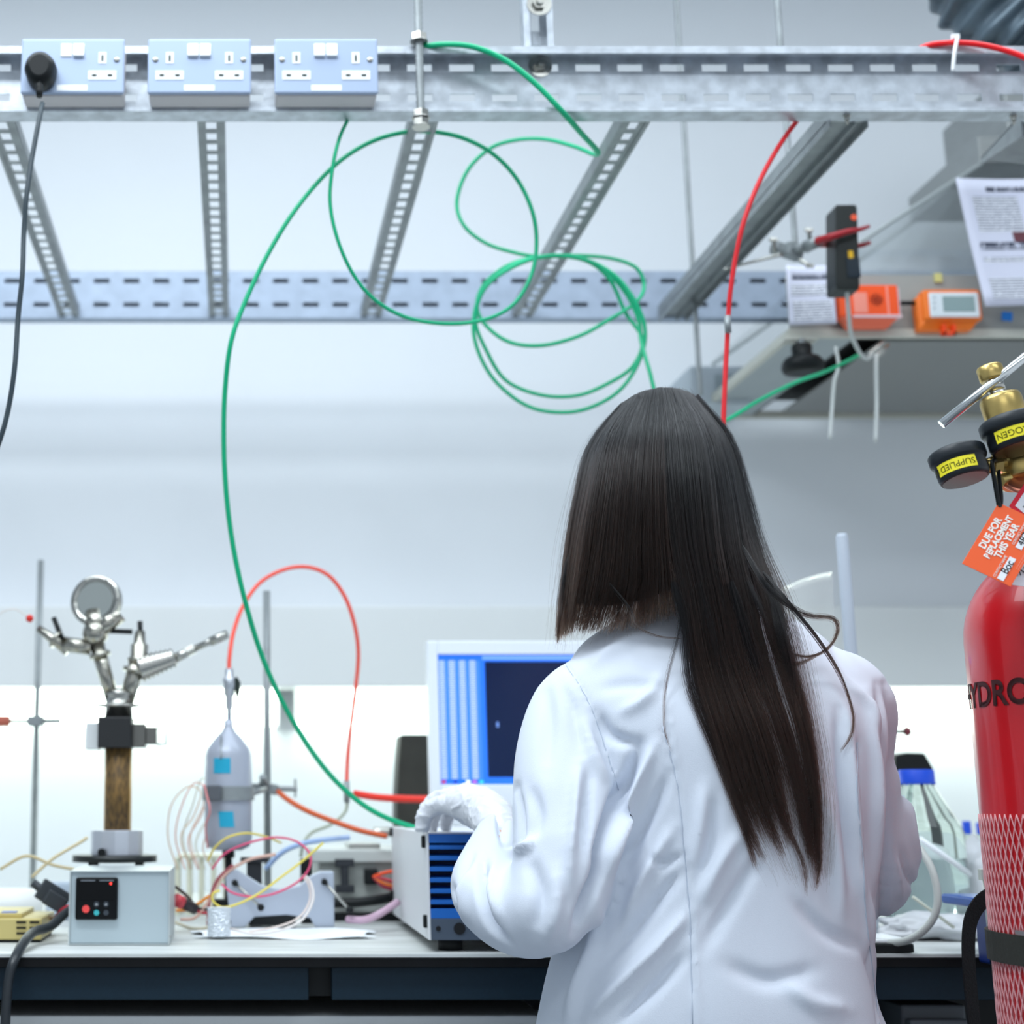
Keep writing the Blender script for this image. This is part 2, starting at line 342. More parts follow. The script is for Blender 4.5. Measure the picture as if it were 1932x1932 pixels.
B = [(800,88,1.955),(835,84,1.945),(890,88,1.94),(950,112,1.94),(1008,156,1.94),(1062,212,1.95),(1098,253,2.0),(1126,284,2.06),(1122,292,2.1),(1085,277,2.16),(1030,263,2.22),(975,264,2.28),(925,280,2.32),(882,322,2.34),(862,380,2.35),(875,425,2.35),(915,458,2.36),(965,475,2.37),(1015,484,2.38),(1080,482,2.4),(1150,487,2.4),(1200,505,2.4),(1215,540,2.4),(1200,570,2.38),(1150,603,2.36),(1090,635,2.35),(1020,652,2.35),(960,645,2.36),(915,612,2.37),(900,575,2.38),(915,535,2.38),(960,500,2.37),(1020,485,2.36),(1090,486,2.35),(1150,512,2.34),(1190,555,2.33),(1216,615,2.33),(1210,670,2.33),(1178,727,2.33),(1130,762,2.34),(1070,778,2.35),(1000,768,2.36),(940,725,2.36),(905,670,2.36),(893,610,2.36),(912,548,2.36),(968,500,2.35),(1040,484,2.35),(1105,492,2.36),(1150,527,2.37),(1180,590,2.38),(1212,640,2.37),(1195,690,2.36),(1150,722,2.36),(1090,746,2.36),(1020,745,2.36),(955,718,2.36),(918,662,2.35),(897,602,2.34),(918,540,2.33),(980,498,2.33),(1050,482,2.33),(1125,498,2.34),(1175,545,2.34),(1203,598,2.34),(1210,645,2.33),(1224,695,2.3),(1245,760,2.28),(1300,820,2.26),(1372,792,2.3),(1430,757,2.36),(1500,722,2.42),(1560,700,2.48),(1625,668,2.55)]
o = cable('coiled_cable', B, lambda s: .0042 if s < .1 else .0033, green, k=7); tag(o, 'green cable coiled in loops below the cable ladder and running behind the head', 'cable')
o = cable('hanging_cable', [(1520,205,1.99),(1508,222,1.99),(1472,272,1.98),(1434,340,1.97),(1406,410,1.97),(1389,480,1.98),(1377,560,1.99),(1372,640,2.0),(1368,720,2.0),(1365,800,2.0),(1364,900,2.0),(1364,1010,2.0)], .0034, red); tag(o, 'red cable hanging from the rail down behind the head', 'cable')
p0 = at(1373, 612, 1.99); MB().cyl(p0+Vector((0, 0, .012)), p0-Vector((0, 0, .012)), .0045).build('collar', galv_d, o)
o = cable('rail_cable', [(1735,92,1.965),(1760,84,1.95),(1810,81,1.945),(1868,88,1.94),(1932,108,1.93),(2000,150,1.92),(2060,220,1.93),(2090,330,1.95)], .0042, mat('bright_red_cable', '#f5141e', .35)); tag(o, 'bright red cable lying on the right end of the front rail', 'cable')
o = MB().tube(spline([at(1806, 73, 1.942), at(1801, 100, 1.937), at(1798, 134, 1.94)]), .0028, 6).bb(at(1801, 70, 1.945)-Vector((.004, .003, .003)), at(1801, 70, 1.945)+Vector((.006, .003, .004))).build('cable_tie', whitep); tag(o, 'white cable tie fastening the bright red cable to the rail', 'cable tie')
# flexible duct top right
t = thing('flexible_duct', 'grey wrinkled flexible duct in the top right corner', 'duct', at(1950, 0, 2.3))
P = spline([at(1740, -420, 2.3), at(1800, -160, 2.3), at(1880, -10, 2.3), at(1965, 60, 2.3), at(2100, 130, 2.3)], 44); rs = []
n = 48; x = None; tw = Vector((0, 1, 0))
for i, p in enumerate(P):
    d = (P[min(i+1, len(P)-1)]-P[max(i-1, 0)]).normalized(); x = (tw-d*tw.dot(d)).normalized(); y = d.cross(x)
    rs.append([p+(x*math.cos(a)+y*math.sin(a))*(.088+.006*math.sin(i*.55+1.2*math.sin(a*2))+.004*math.sin(i*.23+a*5)) for a in [2*math.pi*k/n for k in range(n)]])
MB().rings(rs).build('duct_skin', mat('duct_grey', '#5c6b76', .38, .3, noise=.3, nscale=25), t)
# ---------------------------------------------------------------- canopy hood on the right
HY0, HY1 = 2.605, 3.20
hz = at(0, 632, HY0).z; hx0 = at(1487, 632, HY0).x; hx1 = hx0+1.1
ssl = mat('brushed_steel', '#a9acab', .38, .8, noise=.15, nscale=20, aniso=(1, 1, 30))
t = thing('canopy_hood', 'steel extraction canopy with clear sloping upper panes above the bench on the right', 'hood', ((hx0+hx1)/2, 2.9, hz))
cream = mat('cream_rim', '#c9c9be', .4)
m = MB(); w = .012
for a, b in (((hx0, HY0), (hx1, HY0+w)), ((hx0, HY1-w), (hx1, HY1)), ((hx0, HY0+w), (hx0+w, HY1-w)), ((hx1-w, HY0+w), (hx1, HY1-w))):
    m.bb((a[0], a[1], hz-.004), (b[0], b[1], hz+.012))
m.build('rim', cream, t, bevel=.001)
m = MB(); s = .10
m.bb((hx0+w, HY0+w, hz+.001), (hx0+.13, HY1-w, hz+.004)); m.build('side_flange', mat('flange_grey', '#aab2b4', .45, .3), t)
MB().bb((hx0+.13, HY0+.02, hz+.035), (hx1-w, HY1-.014, hz+.04)).build('inner_lining', mat('lining_black', '#0d0f0f', .6), t)
MB().bb((hx0+.19, HY0+.045, hz+.002), (hx1-.06, HY1-.035, hz+.006)).build('baffle_plate', mat('baffle_grey', '#8f908e', .45, .3), t, bevel=.001)
MB().bb((hx0+.13, HY0+.02, hz+.0005), (hx0+.134, HY1-.02, hz+.034)).build('inner_flange', blackp, t)
sk = .105
beige = mat('skirt_grey', '#a9aaa5', .5, .2, noise=.06, nscale=12)
m = MB()
for a, b in (((hx0+.006, HY0+.006), (hx1, HY0+.009)),):
    m.bb((a[0], a[1], hz+.012), (b[0], b[1], hz+.012+sk))
m.build('skirt', beige, t); MB().bb((hx0+.3, HY1-.009, hz+.012), (hx1, HY1-.006, hz+.012+sk)).build('rear_skirt', beige, t)
acr = mat('clear_acrylic', '#dfe6e6', .08, trans=.92, ior=1.2, alpha=.32, spec=.6)
z0, z1 = hz+.012+sk, at(0, 308, 2.75).z
tx0, tx1, ty0, ty1 = at(1852, 308, 2.75).x, hx1-.30, 2.75, 3.05
bx0 = hx0+.05
B4 = [Vector((bx0, HY0+.01, z0)), Vector((hx1-.01, HY0+.01, z0)), Vector((hx1-.01, HY1-.01, z0)), Vector((bx0, HY1-.01, z0))]
T4 = [Vector((tx0, ty0, z1)), Vector((tx1, ty0, z1)), Vector((tx1, ty1, z1)), Vector((tx0, ty1, z1))]
for i in range(4):
    j = (i+1) % 4; nrm = (B4[j]-B4[i]).cross(T4[i]-B4[i]).normalized()*.004
    MB().prism([B4[i], B4[j], T4[j], T4[i]], nrm).build('acrylic_pane', acr, t)
for i in range(4): MB().tube([B4[i], T4[i]], .004, 6).build('corner_strip', mat('strip_clear', '#b9c0c0', .3), t)
MB().bb((tx0-.005, ty0-.005, z1), (tx1+.005, ty1+.005, z1+.055)).bb(((tx0+tx1)/2-.1, ty0+.02, z1+.055), ((tx0+tx1)/2+.1, ty1-.02, z1+.2)).build('top_collar', ssl, t, bevel=.002)
p = at(1505, 628, HY0); 
# papers on the hood
def stripes(name, base, ink, sc, thr=.5, skew=0):
    m = mat(name, base, .75)
    nt = m.node_tree; N, L = nt.nodes, nt.links; p = N['Principled BSDF']
    tc = N.new('ShaderNodeTexCoord'); sp = N.new('ShaderNodeSeparateXYZ'); L.new(tc.outputs['Object'], sp.inputs[0])
    def mt(op, a, b): 
        q = N.new('ShaderNodeMath'); q.operation = op
        for i, s in enumerate((a, b)):
            if s is None: continue
            if isinstance(s, (int, float)): q.inputs[i].default_value = s
            else: L.new(s, q.inputs[i])
        return q.outputs[0]
    fr = mt('FRACT', mt('MULTIPLY', sp.outputs[2], sc), None)
    ln = mt('LESS_THAN', fr, thr)
    nz = N.new('ShaderNodeTexNoise'); nz.inputs['Scale'].default_value = 1; nz.inputs['Detail'].default_value = 1
    mp = N.new('ShaderNodeMapping'); mp.inputs['Scale'].default_value = (420, 1, sc*1.0); L.new(tc.outputs['Object'], mp.inputs[0]); L.new(mp.outputs[0], nz.inputs[0])
    wd = mt('GREATER_THAN', nz.outputs[0], .38)
    f = mt('MULTIPLY', ln, wd)
    mx = N.new('ShaderNodeMix'); mx.data_type = 'RGBA'; mx.inputs['A'].default_value = lin(base); mx.inputs['B'].default_value = lin(ink)
    L.new(f, mx.inputs['Factor']); L.new(mx.outputs['Result'], p.inputs['Base Color']); return m
typed = stripes('typed_lines', '#eceef6', '#7f8496', 190)
pap2 = mat('notice_paper', '#dddff0', .7)
def sheet(u0, v0, u1, v1, Y, lab, blocks, dark=None, bend=.004, slant=0):
    A, Bq = at(u0, v0, Y), at(u1, v1, Y); t = thing('notice_sheet', lab, 'notice', ((A.x+Bq.x)/2, Y, Bq.z))
    m = MB(); n = 10; g = [[m.v((A.x+(Bq.x-A.x)*i/n+slant*j/n, Y+bend*math.sin(3*i/n+2*j/n), A.z+(Bq.z-A.z)*j/n)) for i in range(n+1)] for j in range(n+1)]
    for j in range(n):
        for i in range(n): m._f([g[j][i], g[j][i+1], g[j+1][i+1], g[j+1][i]], True)
    o = m.build('paper_sheet', pap2, t); so = o.modifiers.new('solid', 'SOLIDIFY'); so.thickness = .0004
    for (a, b, c, d, mm) in blocks:
        q = MB(); k = 8
        def pt(s, r): return (A.x+(Bq.x-A.x)*s+slant*r, Y+bend*math.sin(3*s+2*r)-.0008, A.z+(Bq.z-A.z)*r)
        g = [[q.v(pt(a+(c-a)*i/k, b+(d-b)*j/k)) for i in range(k+1)] for j in range(k+1)]
        for j in range(k):
            for i in range(k): q._f([g[j][i], g[j][i+1], g[j+1][i+1], g[j+1][i]], True)
        q.build('printed_block', mm, t)
    return t
bold = stripes('bold_line', '#dddff0', '#4a4f60', 60, .9)
sheet(1483, 500, 1577, 612, 2.56, 'small printed notice hanging under the clamp left of the orange alarm box', [(.12, .14, .88, .24, bold), (.08, .32, .92, .52, typed), (.1, .6, .92, .95, typed)])
ph = mat('picture_red', '#6d3b44', .6)
sheet(1803, 336, 2010, 576, 2.55, 'large printed notice on the clear pane of the canopy hood at the right', [(.3, .06, .95, .1, bold), (.13, .14, .6, .42, typed), (.1, .5, .9, .56, bold), (.1, .62, .9, .66, typed), (.1, .78, .9, .95, typed), (.46, .33, .6, .5, ph), (.5, .36, .565, .47, mat('picture_dark', '#20262b', .6))], bend=.006, slant=.034)
# orange alarm box + detector
org = mat('orange_plastic', '#ff5a1e', .45); org2 = mat('amber_plastic', '#f47a22', .4)
def rbox(name, A, Bq, y0, y1, m, par, bev): return MB().bb((A.x, y0, Bq.z), (Bq.x, y1, A.z)).build(name, m, par, bevel=bev, seg=3)
ya = 2.57
A, Bq = at(1580, 537, ya), at(1700, 613, ya)
t = thing('alarm_box', 'orange alarm box with a round speaker grille on the canopy ledge', 'alarm', ((A.x+Bq.x)/2, 2.58, Bq.z))
zc_ = at(0, 597, ya).z
MB().bb((A.x, ya, zc_), (Bq.x, 2.606, A.z)).build('case', org, t, bevel=.003)
MB().prism([(A.x+.004, ya, zc_), (Bq.x-.002, ya, zc_), (Bq.x-.016, ya+.012, Bq.z), (A.x+.02, ya+.012, Bq.z)], (0, .02, 0)).build('lower_lip', mat('salmon_plastic', '#ff7a5a', .5), t, bevel=.001)
MB().bb((A.x+.024, ya-.001, zc_-.002), (Bq.x+.003, ya+.02, zc_+.003)).bb((Bq.x-.001, ya+.003, zc_), (Bq.x+.003, 2.60, A.z-.004)).build('trim_band', mat('trim_pink', '#e8c8cc', .5), t)
for i in range(14):
    a = 2*math.pi*i/14; c = at(1654, 565, ya-.001)
    if i == 0: m = MB()
    m.box((c.x+math.cos(a)*.0085, ya-.0006, c.z+math.sin(a)*.0085), (.007, .001, .0012), (0, -a, 0))
m.cyl((c.x, ya-.001, c.z), (c.x, ya, c.z), .003); m.build('speaker_grille', mat('grille_dark', '#7a1a08', .7), t)
MB().bb((at(1610, 570, ya).x, ya-.0008, at(0, 590, ya).z), (at(1636, 570, ya).x, ya, at(0, 552, ya).z)).build('sticker', mat('sticker_pink', '#ff9a86', .6), t)
MB().bb((at(1673, 570, ya).x, ya-.0008, at(0, 594, ya).z), (at(1677, 570, ya).x, ya, at(0, 540, ya).z)).build('edge_print', mat('sticker_pink', '#ff9a86', .6), t)
A, Bq = at(1741, 545, ya), at(1856, 604, ya)
t = thing('gas_detector', 'orange gas detector with a white face and grey display on the canopy ledge', 'detector', ((A.x+Bq.x)/2, 2.58, at(0, 618, ya).z))
MB().bb((A.x, ya, Bq.z), (Bq.x, 2.600, A.z)).build('case', org2, t, bevel=.006, seg=4)
MB().prism([(A.x-.008, ya+.014, A.z-.012), (A.x+.006, ya+.006, A.z-.006), (A.x+.006, ya+.006, Bq.z+.004), (Bq.x-.004, ya+.006, Bq.z+.004), (Bq.x-.016, ya+.014, Bq.z-.014), (A.x-.006, ya+.014, Bq.z-.014)], (0, .02, 0)).build('lower_case', org2, t, bevel=.002)
a, b = at(1751, 552, ya), at(1849, 599, ya); fp = MB().bb((a.x, ya-.003, b.z), (b.x, ya+.004, a.z)).build('face_panel', mat('detector_white', '#dfe6ea', .35), t, bevel=.003, seg=3)
a, b = at(1776, 560, ya), at(1839, 589, ya); MB().bb((a.x, ya-.0038, b.z), (b.x, ya-.002, a.z)).build('display', mat('lcd_grey', '#8fa3a3', .25), t, bevel=.0005)
for v in (562, 572, 582): MB().cyl(at(1762, v, ya-.002), at(1762, v, ya-.002)+Vector((0, -.002, 0)), .002).build('button', mat('btn_grey', '#aab4ba', .4), t)
a, b = at(1779, 612, ya), at(1804, 631, ya); m = MB().bb((a.x, ya-.002, b.z), (a.x+.004, ya+.012, a.z)).bb((b.x-.004, ya-.002, b.z), (b.x, ya+.012, a.z)).bb((a.x, ya-.002, b.z), (b.x, ya+.012, b.z+.005)); m.build('clip', mat('clip_orange', '#f04a1a', .45), t)
MB().cyl((at(1706, 565, ya).x, 2.59, at(0, 565, ya).z), (A.x+.002, 2.59, at(0, 565, ya).z), .004).build('connector_cable', blackp, t)
p = at(1900, 597, 2.598); o = MB().box(p, (.018, .004, .016), (0, .1, 0)).build('blue_tape', mat('blue_tape', '#1f7fd8', .6)); tag(o, 'small blue tape patch on the canopy skirt at the right edge', 'tape')
p = at(1770, 524, 2.608); o = MB().box(p, (.013, .004, .017), (0, 0, 0)).build('yellow_label', mat('yellow_label', '#d8d48a', .6)); tag(o, 'small yellow label on the canopy skirt above the gas detector', 'label')
# clamp + black sensor
t = thing('rod_clamp', 'steel three finger clamp on the hanging rod with red coated prongs', 'clamp', at(1498, 480, 2.45))
MB().tube(spline([at(1366, 508, 2.40), at(1420, 494, 2.41), at(1475, 480, 2.42)]), lambda s: .0018+.0016*s, 8).build('cross_rod', steel, t)
c = at(1496, 474, 2.45)
MB().box(c, (.030, .030, .026), (.2, .3, .1)).cyl(c+Vector((.0, -.03, -.004)), c+Vector((0, 0, 0)), .006).box(c+Vector((-.024, 0, .004)), (.024, .022, .018), (0, .2, .3)).build('boss_head', galv_d, t, bevel=.003)
for a, b in (((1462, 476), (1459, 452)), ((1528, 452), (1526, 434)), ((1508, 490), (1528, 502))):
    pa, pb = at(*a, 2.43), at(*b, 2.42); m = MB().cyl(pa, pb, .0035); d = (pb-pa).normalized(); xx = d.cross(Vector((0, 1, 0))); m.box(pb, (.014, .004, .007)); m.build('thumb_screw', steel, t, bevel=.001)
MB().cyl(at(1502, 473, 2.44), at(1545, 455, 2.41), .008).cyl(at(1520, 466, 2.43), at(1548, 454, 2.405), .011, .009).build('clamp_stem', galv_d, t)
dred = mat('dark_red_coating', '#9c1420', .4)
for pts in (((1542, 455, 2.40), (1570, 446, 2.372), (1600, 437, 2.366), (1622, 433, 2.372), (1639, 427, 2.40)), ((1542, 459, 2.43), (1565, 461, 2.455), (1605, 464, 2.455), (1625, 463, 2.44), (1641, 458, 2.42))):
    MB().tube(spline([at(*q) for q in pts]), lambda s: .0075-.0045*s, 8).build('red_prong', dred, t)
A, Bq = at(1570, 392, 2.385), at(1627, 546, 2.385)
yk = 2.385; t = thing('gas_sensor', 'tall black handheld sensor gripped upright by the red prongs', 'sensor', ((A.x+Bq.x)/2, 2.41, Bq.z))
sx = .0; w = (Bq.x-A.x)/2
m = MB(); xc0 = at(1597, 392, yk).x; xc1 = at(1601, 546, yk).x
m.rings([[Vector((xc+sx_*wx, y, z)) for sx_, y in ((-1, yk), (-1, yk+.045), (1, yk+.045), (1, yk))] for xc, wx, z in ((xc0, w*.82, A.z+.006), (xc0, w*.93, A.z), (xc1, w*1.0, Bq.z+.006), (xc1, w*.93, Bq.z))], smooth=False)
m.build('sensor_body', mat('sensor_black', '#0f1614', .35), t, bevel=.002)
c = at(1611, 410, yk-.0006); MB().lathe([(.0055, 0), (.0055, .0014)], c+Vector((0, .001, 0)), (0, -1, 0), 16).build('orange_logo', mat('logo_orange', '#e2552e', .5), t)
c = at(1605, 480, yk-.001); MB().box(c, (.008, .0014, .013)).build('yellow_sticker', mat('logo_yellow', '#e3b31c', .5), t)
c = at(1610, 505, yk-.0008); MB().box(c, (.022, .0014, .034)).build('screen', mat('screen_dark', '#1a2630', .2), t)
cable('sensor_cable', [(1598, 548, 2.40), (1601, 590, 2.42), (1606, 630, 2.46), (1622, 665, 2.50), (1636, 677, 2.54), (1645, 668, 2.57)], .0036, mat('cable_grey', '#c3c8c6', .4), t)
# knob
k0 = at(1511, 640, 2.58); t = thing('clamp_knob', 'black round hand knob below the small notice', 'knob', k0)
MB().lathe([(.007, 0), (.007, -.022)], k0+Vector((0, 0, .0)), (0, 0, 1), 16).build('knob_stem', galv_d, t)
MB().lathe([(.016, -.010), (.018, -.016), (.017, -.030), (.030, -.036), (.036, -.044), (.037, -.054), (.033, -.062), (.02, -.064)], k0, (0, 0, 1), 28).build('knob_wheel', blackp, t)
MB().bb((k0.x-.03, 2.575, k0.z-.002), (k0.x+.03, 2.606, k0.z+.006)).build('mount_plate', cream, t)
# ties hanging from hood
c = at(1660, 655, 2.62); t = thing('hook_bolt', 'bright steel hook bolts at the front corner under the canopy', 'hook', c)
MB().cyl(at(1640, 668, 2.60), at(1668, 645, 2.60), .004).cyl(at(1655, 672, 2.60), at(1675, 650, 2.61), .004).box(at(1660, 662, 2.605), (.014, .012, .010), (.3, .4, 0)).build('hook', steel, t, bevel=.001)
tie = mat('tie_pale', '#d2d6d4', .5)
o = cable('cable_tie', [(1576, 655, 2.56), (1582, 690, 2.555), (1574, 720, 2.55), (1570, 770, 2.54), (1566, 826, 2.53)], .0032, tie); tag(o, 'pale cable tie dangling under the canopy, the left of two', 'cable tie')
o = cable('cable_tie', [(1653, 668, 2.59), (1653, 700, 2.57), (1654, 770, 2.56), (1652, 832, 2.55)], .0032, tie); tag(o, 'pale cable tie dangling under the canopy, the right of two', 'cable tie')
# blurry box behind the head
A, Bq = at(1302, 690, 3.05), at(1418, 765, 3.05)
t = thing('junction_box', 'pale grey box on the wall behind the red cable', 'box', ((A.x+Bq.x)/2, 3.15, Bq.z)); MB().bb((A.x, 3.05, Bq.z), (Bq.x, 3.249, A.z)).build('box_case', mat('box_grey', '#b9c3ca', .5), t, bevel=.004)
MB().bb((A.x+.05, 3.045, Bq.z+.02), (A.x+.09, 3.052, A.z-.02)).build('cover', mat('box_grey2', '#9ca8ae', .5), t, bevel=.001)

# ---------------------------------------------------------------- hydrogen cylinder
GX, GY, GR = .857, 1.5, .115
t = thing('gas_cylinder', 'tall red gas cylinder standing at the right edge with netting and a belt', 'gas cylinder', (GX, GY, 0))
cred = mat('cylinder_red', '#c8101c', .28, noise=.35, nscale=6, bump=.08, bscale=30, coat=.5)
zs = at(0, 1205, GY).z
prof = [(GR*.9, 0), (GR, .02), (GR, zs-.1)]+[(GR*math.cos(a), zs+.105*math.sin(a)) for a in [math.radians(q) for q in range(0, 80, 6)]]
prof += [(.027, zs+.108), (.027, zs+.135)]
MB().lathe(prof, (GX, GY, 0), (0, 0, 1), 64).build('tank', cred, t)
MB().cyl((GX, GY, zs+.13), (GX, GY, zs+.21), .013).lathe([(.017, .15), (.017, .19)], (GX, GY, zs), (0, 0, 1), 6, smooth=False).build('valve', brass, t)
# stencil wrapped on the tank
def wrap(o, x0, z0, ang0, R, sc=1):
    for v in o.data.vertices:
        a = ang0+v.co.x/R; v.co = Vector((GX+math.sin(a)*R, GY-math.cos(a)*R, z0+v.co.y))
I4 = Matrix.Identity(4)
o = text('HYDROGEN', 'stencil_lettering', mat('stencil_black', '#3a0a0c', .6), .034, I4, None, .0001, 'LEFT', .001)
bmx = bmesh.new(); bmx.from_mesh(o.data); bmesh.ops.subdivide_edges(bmx, edges=[e for e in bmx.edges if e.calc_length() > .004], cuts=3); bmx.to_mesh(o.data); bmx.free()
wrap(o, 0, at(0, 1302, GY-.08).z, -2.02, GR+.0006); o.parent = t; o.matrix_parent_inverse = Matrix.Translation(-t.location)
# netting
pinkn = mat('net_pink', '#e3a9ac', .5); m = MB(); zn0, zn1 = .55, at(0, 1537, GY-.05).z; NN = 96; hh = .0125
for dr in (-1, 1):
    for i in range(NN):
        a0 = 2*math.pi*i/NN; pts = []; nz = int((zn1-zn0)/hh)
        if -.2 < math.sin(a0-math.pi/2) and False: continue
        for j in range(nz*2+1):
            a = a0+dr*(math.pi/NN)*(.5-.5*math.cos(math.pi*j/2)) if False else a0+dr*(math.pi/NN)*abs(((j/2+1) % 2)-1)
            pts.append(Vector((GX+math.cos(a)*(GR+.0014), GY+math.sin(a)*(GR+.0014), zn1-j*hh/2)))
        if math.sin(a0) < .35: m.tube(pts, .00055, 4)
m.build('netting', pinkn, t)
zb0, zb1 = at(0, 1832, GY-.07).z, at(0, 1772, GY-.07).z
m = MB(); rs = []
for k in range(48):
    a = 2*math.pi*k/48; c, s = math.cos(a), math.sin(a)
    rs.append([Vector((GX+c*r_, GY+s*r_, z)) for r_, z in ((GR+.002, zb0), (GR+.005, zb0), (GR+.005, zb1), (GR+.002, zb1))])
m.rings(rs, False, False, closed=True); m.build('belt', mat('belt_olive', '#25261f', .7, bump=.3, bscale=300), t)
a = -2.2; MB().box((GX-.118, GY-.05, (zb0+zb1)/2+.018), (.012, .02, .004)).build('belt_buckle', steel, t)
# white data label on the shoulder
A = at(1938, 1072, 1.437); o = MB().box((A.x, 1.437, A.z-.004), (.042, .001, .03), (-.1, .15, 0)).build('data_label', paper, t)
text('UN', 'lettering', blackp, .011, frame(at(1922, 1080, 1.4345), (1, 0, .25), (-.2, 0, 1)), t)
# regulator
RX = at(1925, 870, 1.46)
t = thing('gas_regulator', 'brass gas regulator with two black gauges on top of the red cylinder', 'regulator', RX)
ax = Vector((-.17, .12, 1)).normalized()
c0 = at(1903, 800, 1.46)
MB().lathe([(.020, -.03), (.020, .026), (.0185, .030), (.010, .031)], c0, ax, 32).build('bonnet', brass, t)
MB().lathe([(.009, .030), (.009, .034), (.0075, .036), (.0085, .036), (.0085, .046)], c0, ax, 20).build('spindle_nut', steel, t)
kb = c0+ax*.052; MB().lathe([(.0115, -.004), (.0125, -.002), (.0125, .010), (.011, .012)], kb, ax, 24).build('spindle_head', brass, t)
MB().cyl(at(1776, 801, 1.475), at(1975, 640, 1.445), .0046, n=16).build('tee_bar', mat('tee_steel', '#d6d8d8', .2, .9), t)
def gauge(c, ax, r, label, la0, sz, nm):
    ax = Vector(ax).normalized()
    g = MB().lathe([(r*.86, 0), (r*.92, .004), (r*.92, .018), (r*1.0, .019), (r*1.04, .021), (r*1.04, .029), (r*.98, .031)], c, ax, 48).build('gauge', mat('gauge_black', '#1a2026', .45), t, label=nm)
    MB().lathe([(r*.80, -.0006), (r*.84, .0002)], c, ax, 40).build('gauge_back', mat('gauge_maroon', '#2c0c10', .25), g)
    x, y, z = basis(ax); f = Vector((0, -1, 0)); 
    ex = Vector((1, 0, 0)); ex = (ex-z*ex.dot(z)).normalized(); ey = z.cross(ex)
    m = MB(); n = 16; R = r*.92+.0004; aa = la0
    rs = [[c+z*h+(ex*math.cos(a)+ey*math.sin(a))*R for a in [aa[0]+(aa[1]-aa[0])*k/n for k in range(n+1)]] for h in (.0045, .0165)]
    V = [[m.v(p) for p in r_] for r_ in rs]
    for k in range(n): m._f([V[0][k], V[0][k+1], V[1][k+1], V[1][k]], True)
    m.build('yellow_label', mat('label_yellow', '#f2e32a', .5), g)
    o = text(label, 'label_lettering', mat('lettering_dark', '#5a5a10', .6), sz, Matrix.Identity(4), None, .00005, 'LEFT', 0)
    bq = bmesh.new(); bq.from_mesh(o.data); bmesh.ops.subdivide_edges(bq, edges=[e for e in bq.edges if e.calc_length() > .002], cuts=2); bq.to_mesh(o.data); bq.free()
    R2 = R+.0003
    for v in o.data.vertices:   # upside down: starts at the right end
        a = aa[1]-.06-v.co.x/R2; h = .0105-v.co.y; v.co = c+z*h+(ex*math.cos(a)+ey*math.sin(a))*R2
    o.parent = g
# angle -pi/2 looks at the camera
gauge(at(1821, 905, 1.44), (-.13, .22, 1), .0258, 'SUPPLIED N2', (-3.1, -1.42), .0085, 'black gauge with SUPPLIED label')
gauge(at(1928, 846, 1.42), (-.13, .16, 1), .0305, 'HYDROGEN', (-2.85, -1.0), .0090, 'black gauge with HYDROGEN label')
MB().cyl(at(1858, 880, 1.445), at(1892, 872, 1.45), .0065).lathe([(.009, 0), (.009, .01)], at(1868, 878, 1.447), at(1892, 872, 1.45)-at(1868, 878, 1.447), 6, smooth=False).build('gauge_stem', brass, t)
MB().lathe([(.022, -.018), (.026, -.015), (.026, .012), (.021, .020)], at(1925, 880, 1.47), (-.1, .3, 1), 32).cyl(at(1885, 908, 1.45), at(1925, 890, 1.47), .006).cyl(at(1940, 870, 1.48), Vector((GX, GY, zs+.17)), .009).build('regulator_body', brass, t)
MB().lathe([(.024, 0), (.025, .002), (.02, .004)], at(1932, 905, 1.455), (-.1, -.75, .6), 32).build('relief_disc', mat('copper', '#d98a72', .3, .9), t)
o = MB().tube(spline([at(1876, 868, 1.437), at(1872, 875, 1.432), at(1876, 905, 1.432), at(1884, 950, 1.43), at(1885, 962, 1.432)]), .0022, 8).tube(spline([at(1876, 868, 1.437), at(1882, 876, 1.446), at(1886, 910, 1.44), at(1889, 940, 1.435), at(1887, 962, 1.433)]), .0020, 8).build('cable_tie', blackp)
tag(o, 'black cable tie holding the orange tag on the regulator', 'cable tie')
q = [at(1815, 1063, 1.415), at(1884, 948, 1.43), at(1975, 990, 1.42), at(1903, 1101, 1.41)]; q[3] = q[0]+q[2]-q[1]
t = thing('service_tag', 'orange tag reading due for replacement hanging from the regulator', 'tag', q[1])
nn = (q[1]-q[0]).cross(q[3]-q[0]).normalized(); nn = nn if nn.y < 0 else -nn
MB().prism(q, -nn*.0006).build('tag_card', mat('tag_orange', '#f5602a', .5), t, bevel=.0002)
xd, yd = (q[1]-q[0]).normalized(), (q[0]-q[3]).normalized(); Lx, Ly = (q[1]-q[0]).length, (q[3]-q[0]).length
def tp(a, b): return q[0]+(q[1]-q[0])*a+(q[3]-q[0])*b+nn*.0004
twh = mat('tag_white', '#f6efe8', .5)
text('DUE FOR', 'lettering', twh, .0094, frame(tp(.55, .17), xd, yd), t, offset=.0003); text('REPLACEMENT', 'lettering', twh, .0082, frame(tp(.55, .34), xd, yd), t, offset=.0003); text('THIS YEAR', 'lettering', twh, .0092, frame(tp(.55, .51), xd, yd), t, offset=.0003)
for a, b, s in ((.02, .37, .0), (.52, .93, 0)):
    MB().prism([tp(a, .70), tp(b, .70), tp(b, .83), tp(a, .83)], nn*.0002).build('writing_box', paper, t)
text('CONTACT NAME', 'small_lettering', twh, .0034, frame(tp(.19, .64), xd, yd), t); text('CONTACT PHONE', 'small_lettering', twh, .0034, frame(tp(.72, .64), xd, yd), t)
text('Boc', 'handwriting', blackp, .0100, frame(tp(.22, .765)+nn*.0004, xd, yd), t); text('48746', 'handwriting', blackp, .0100, frame(tp(.73, .765)+nn*.0004, xd, yd), t)
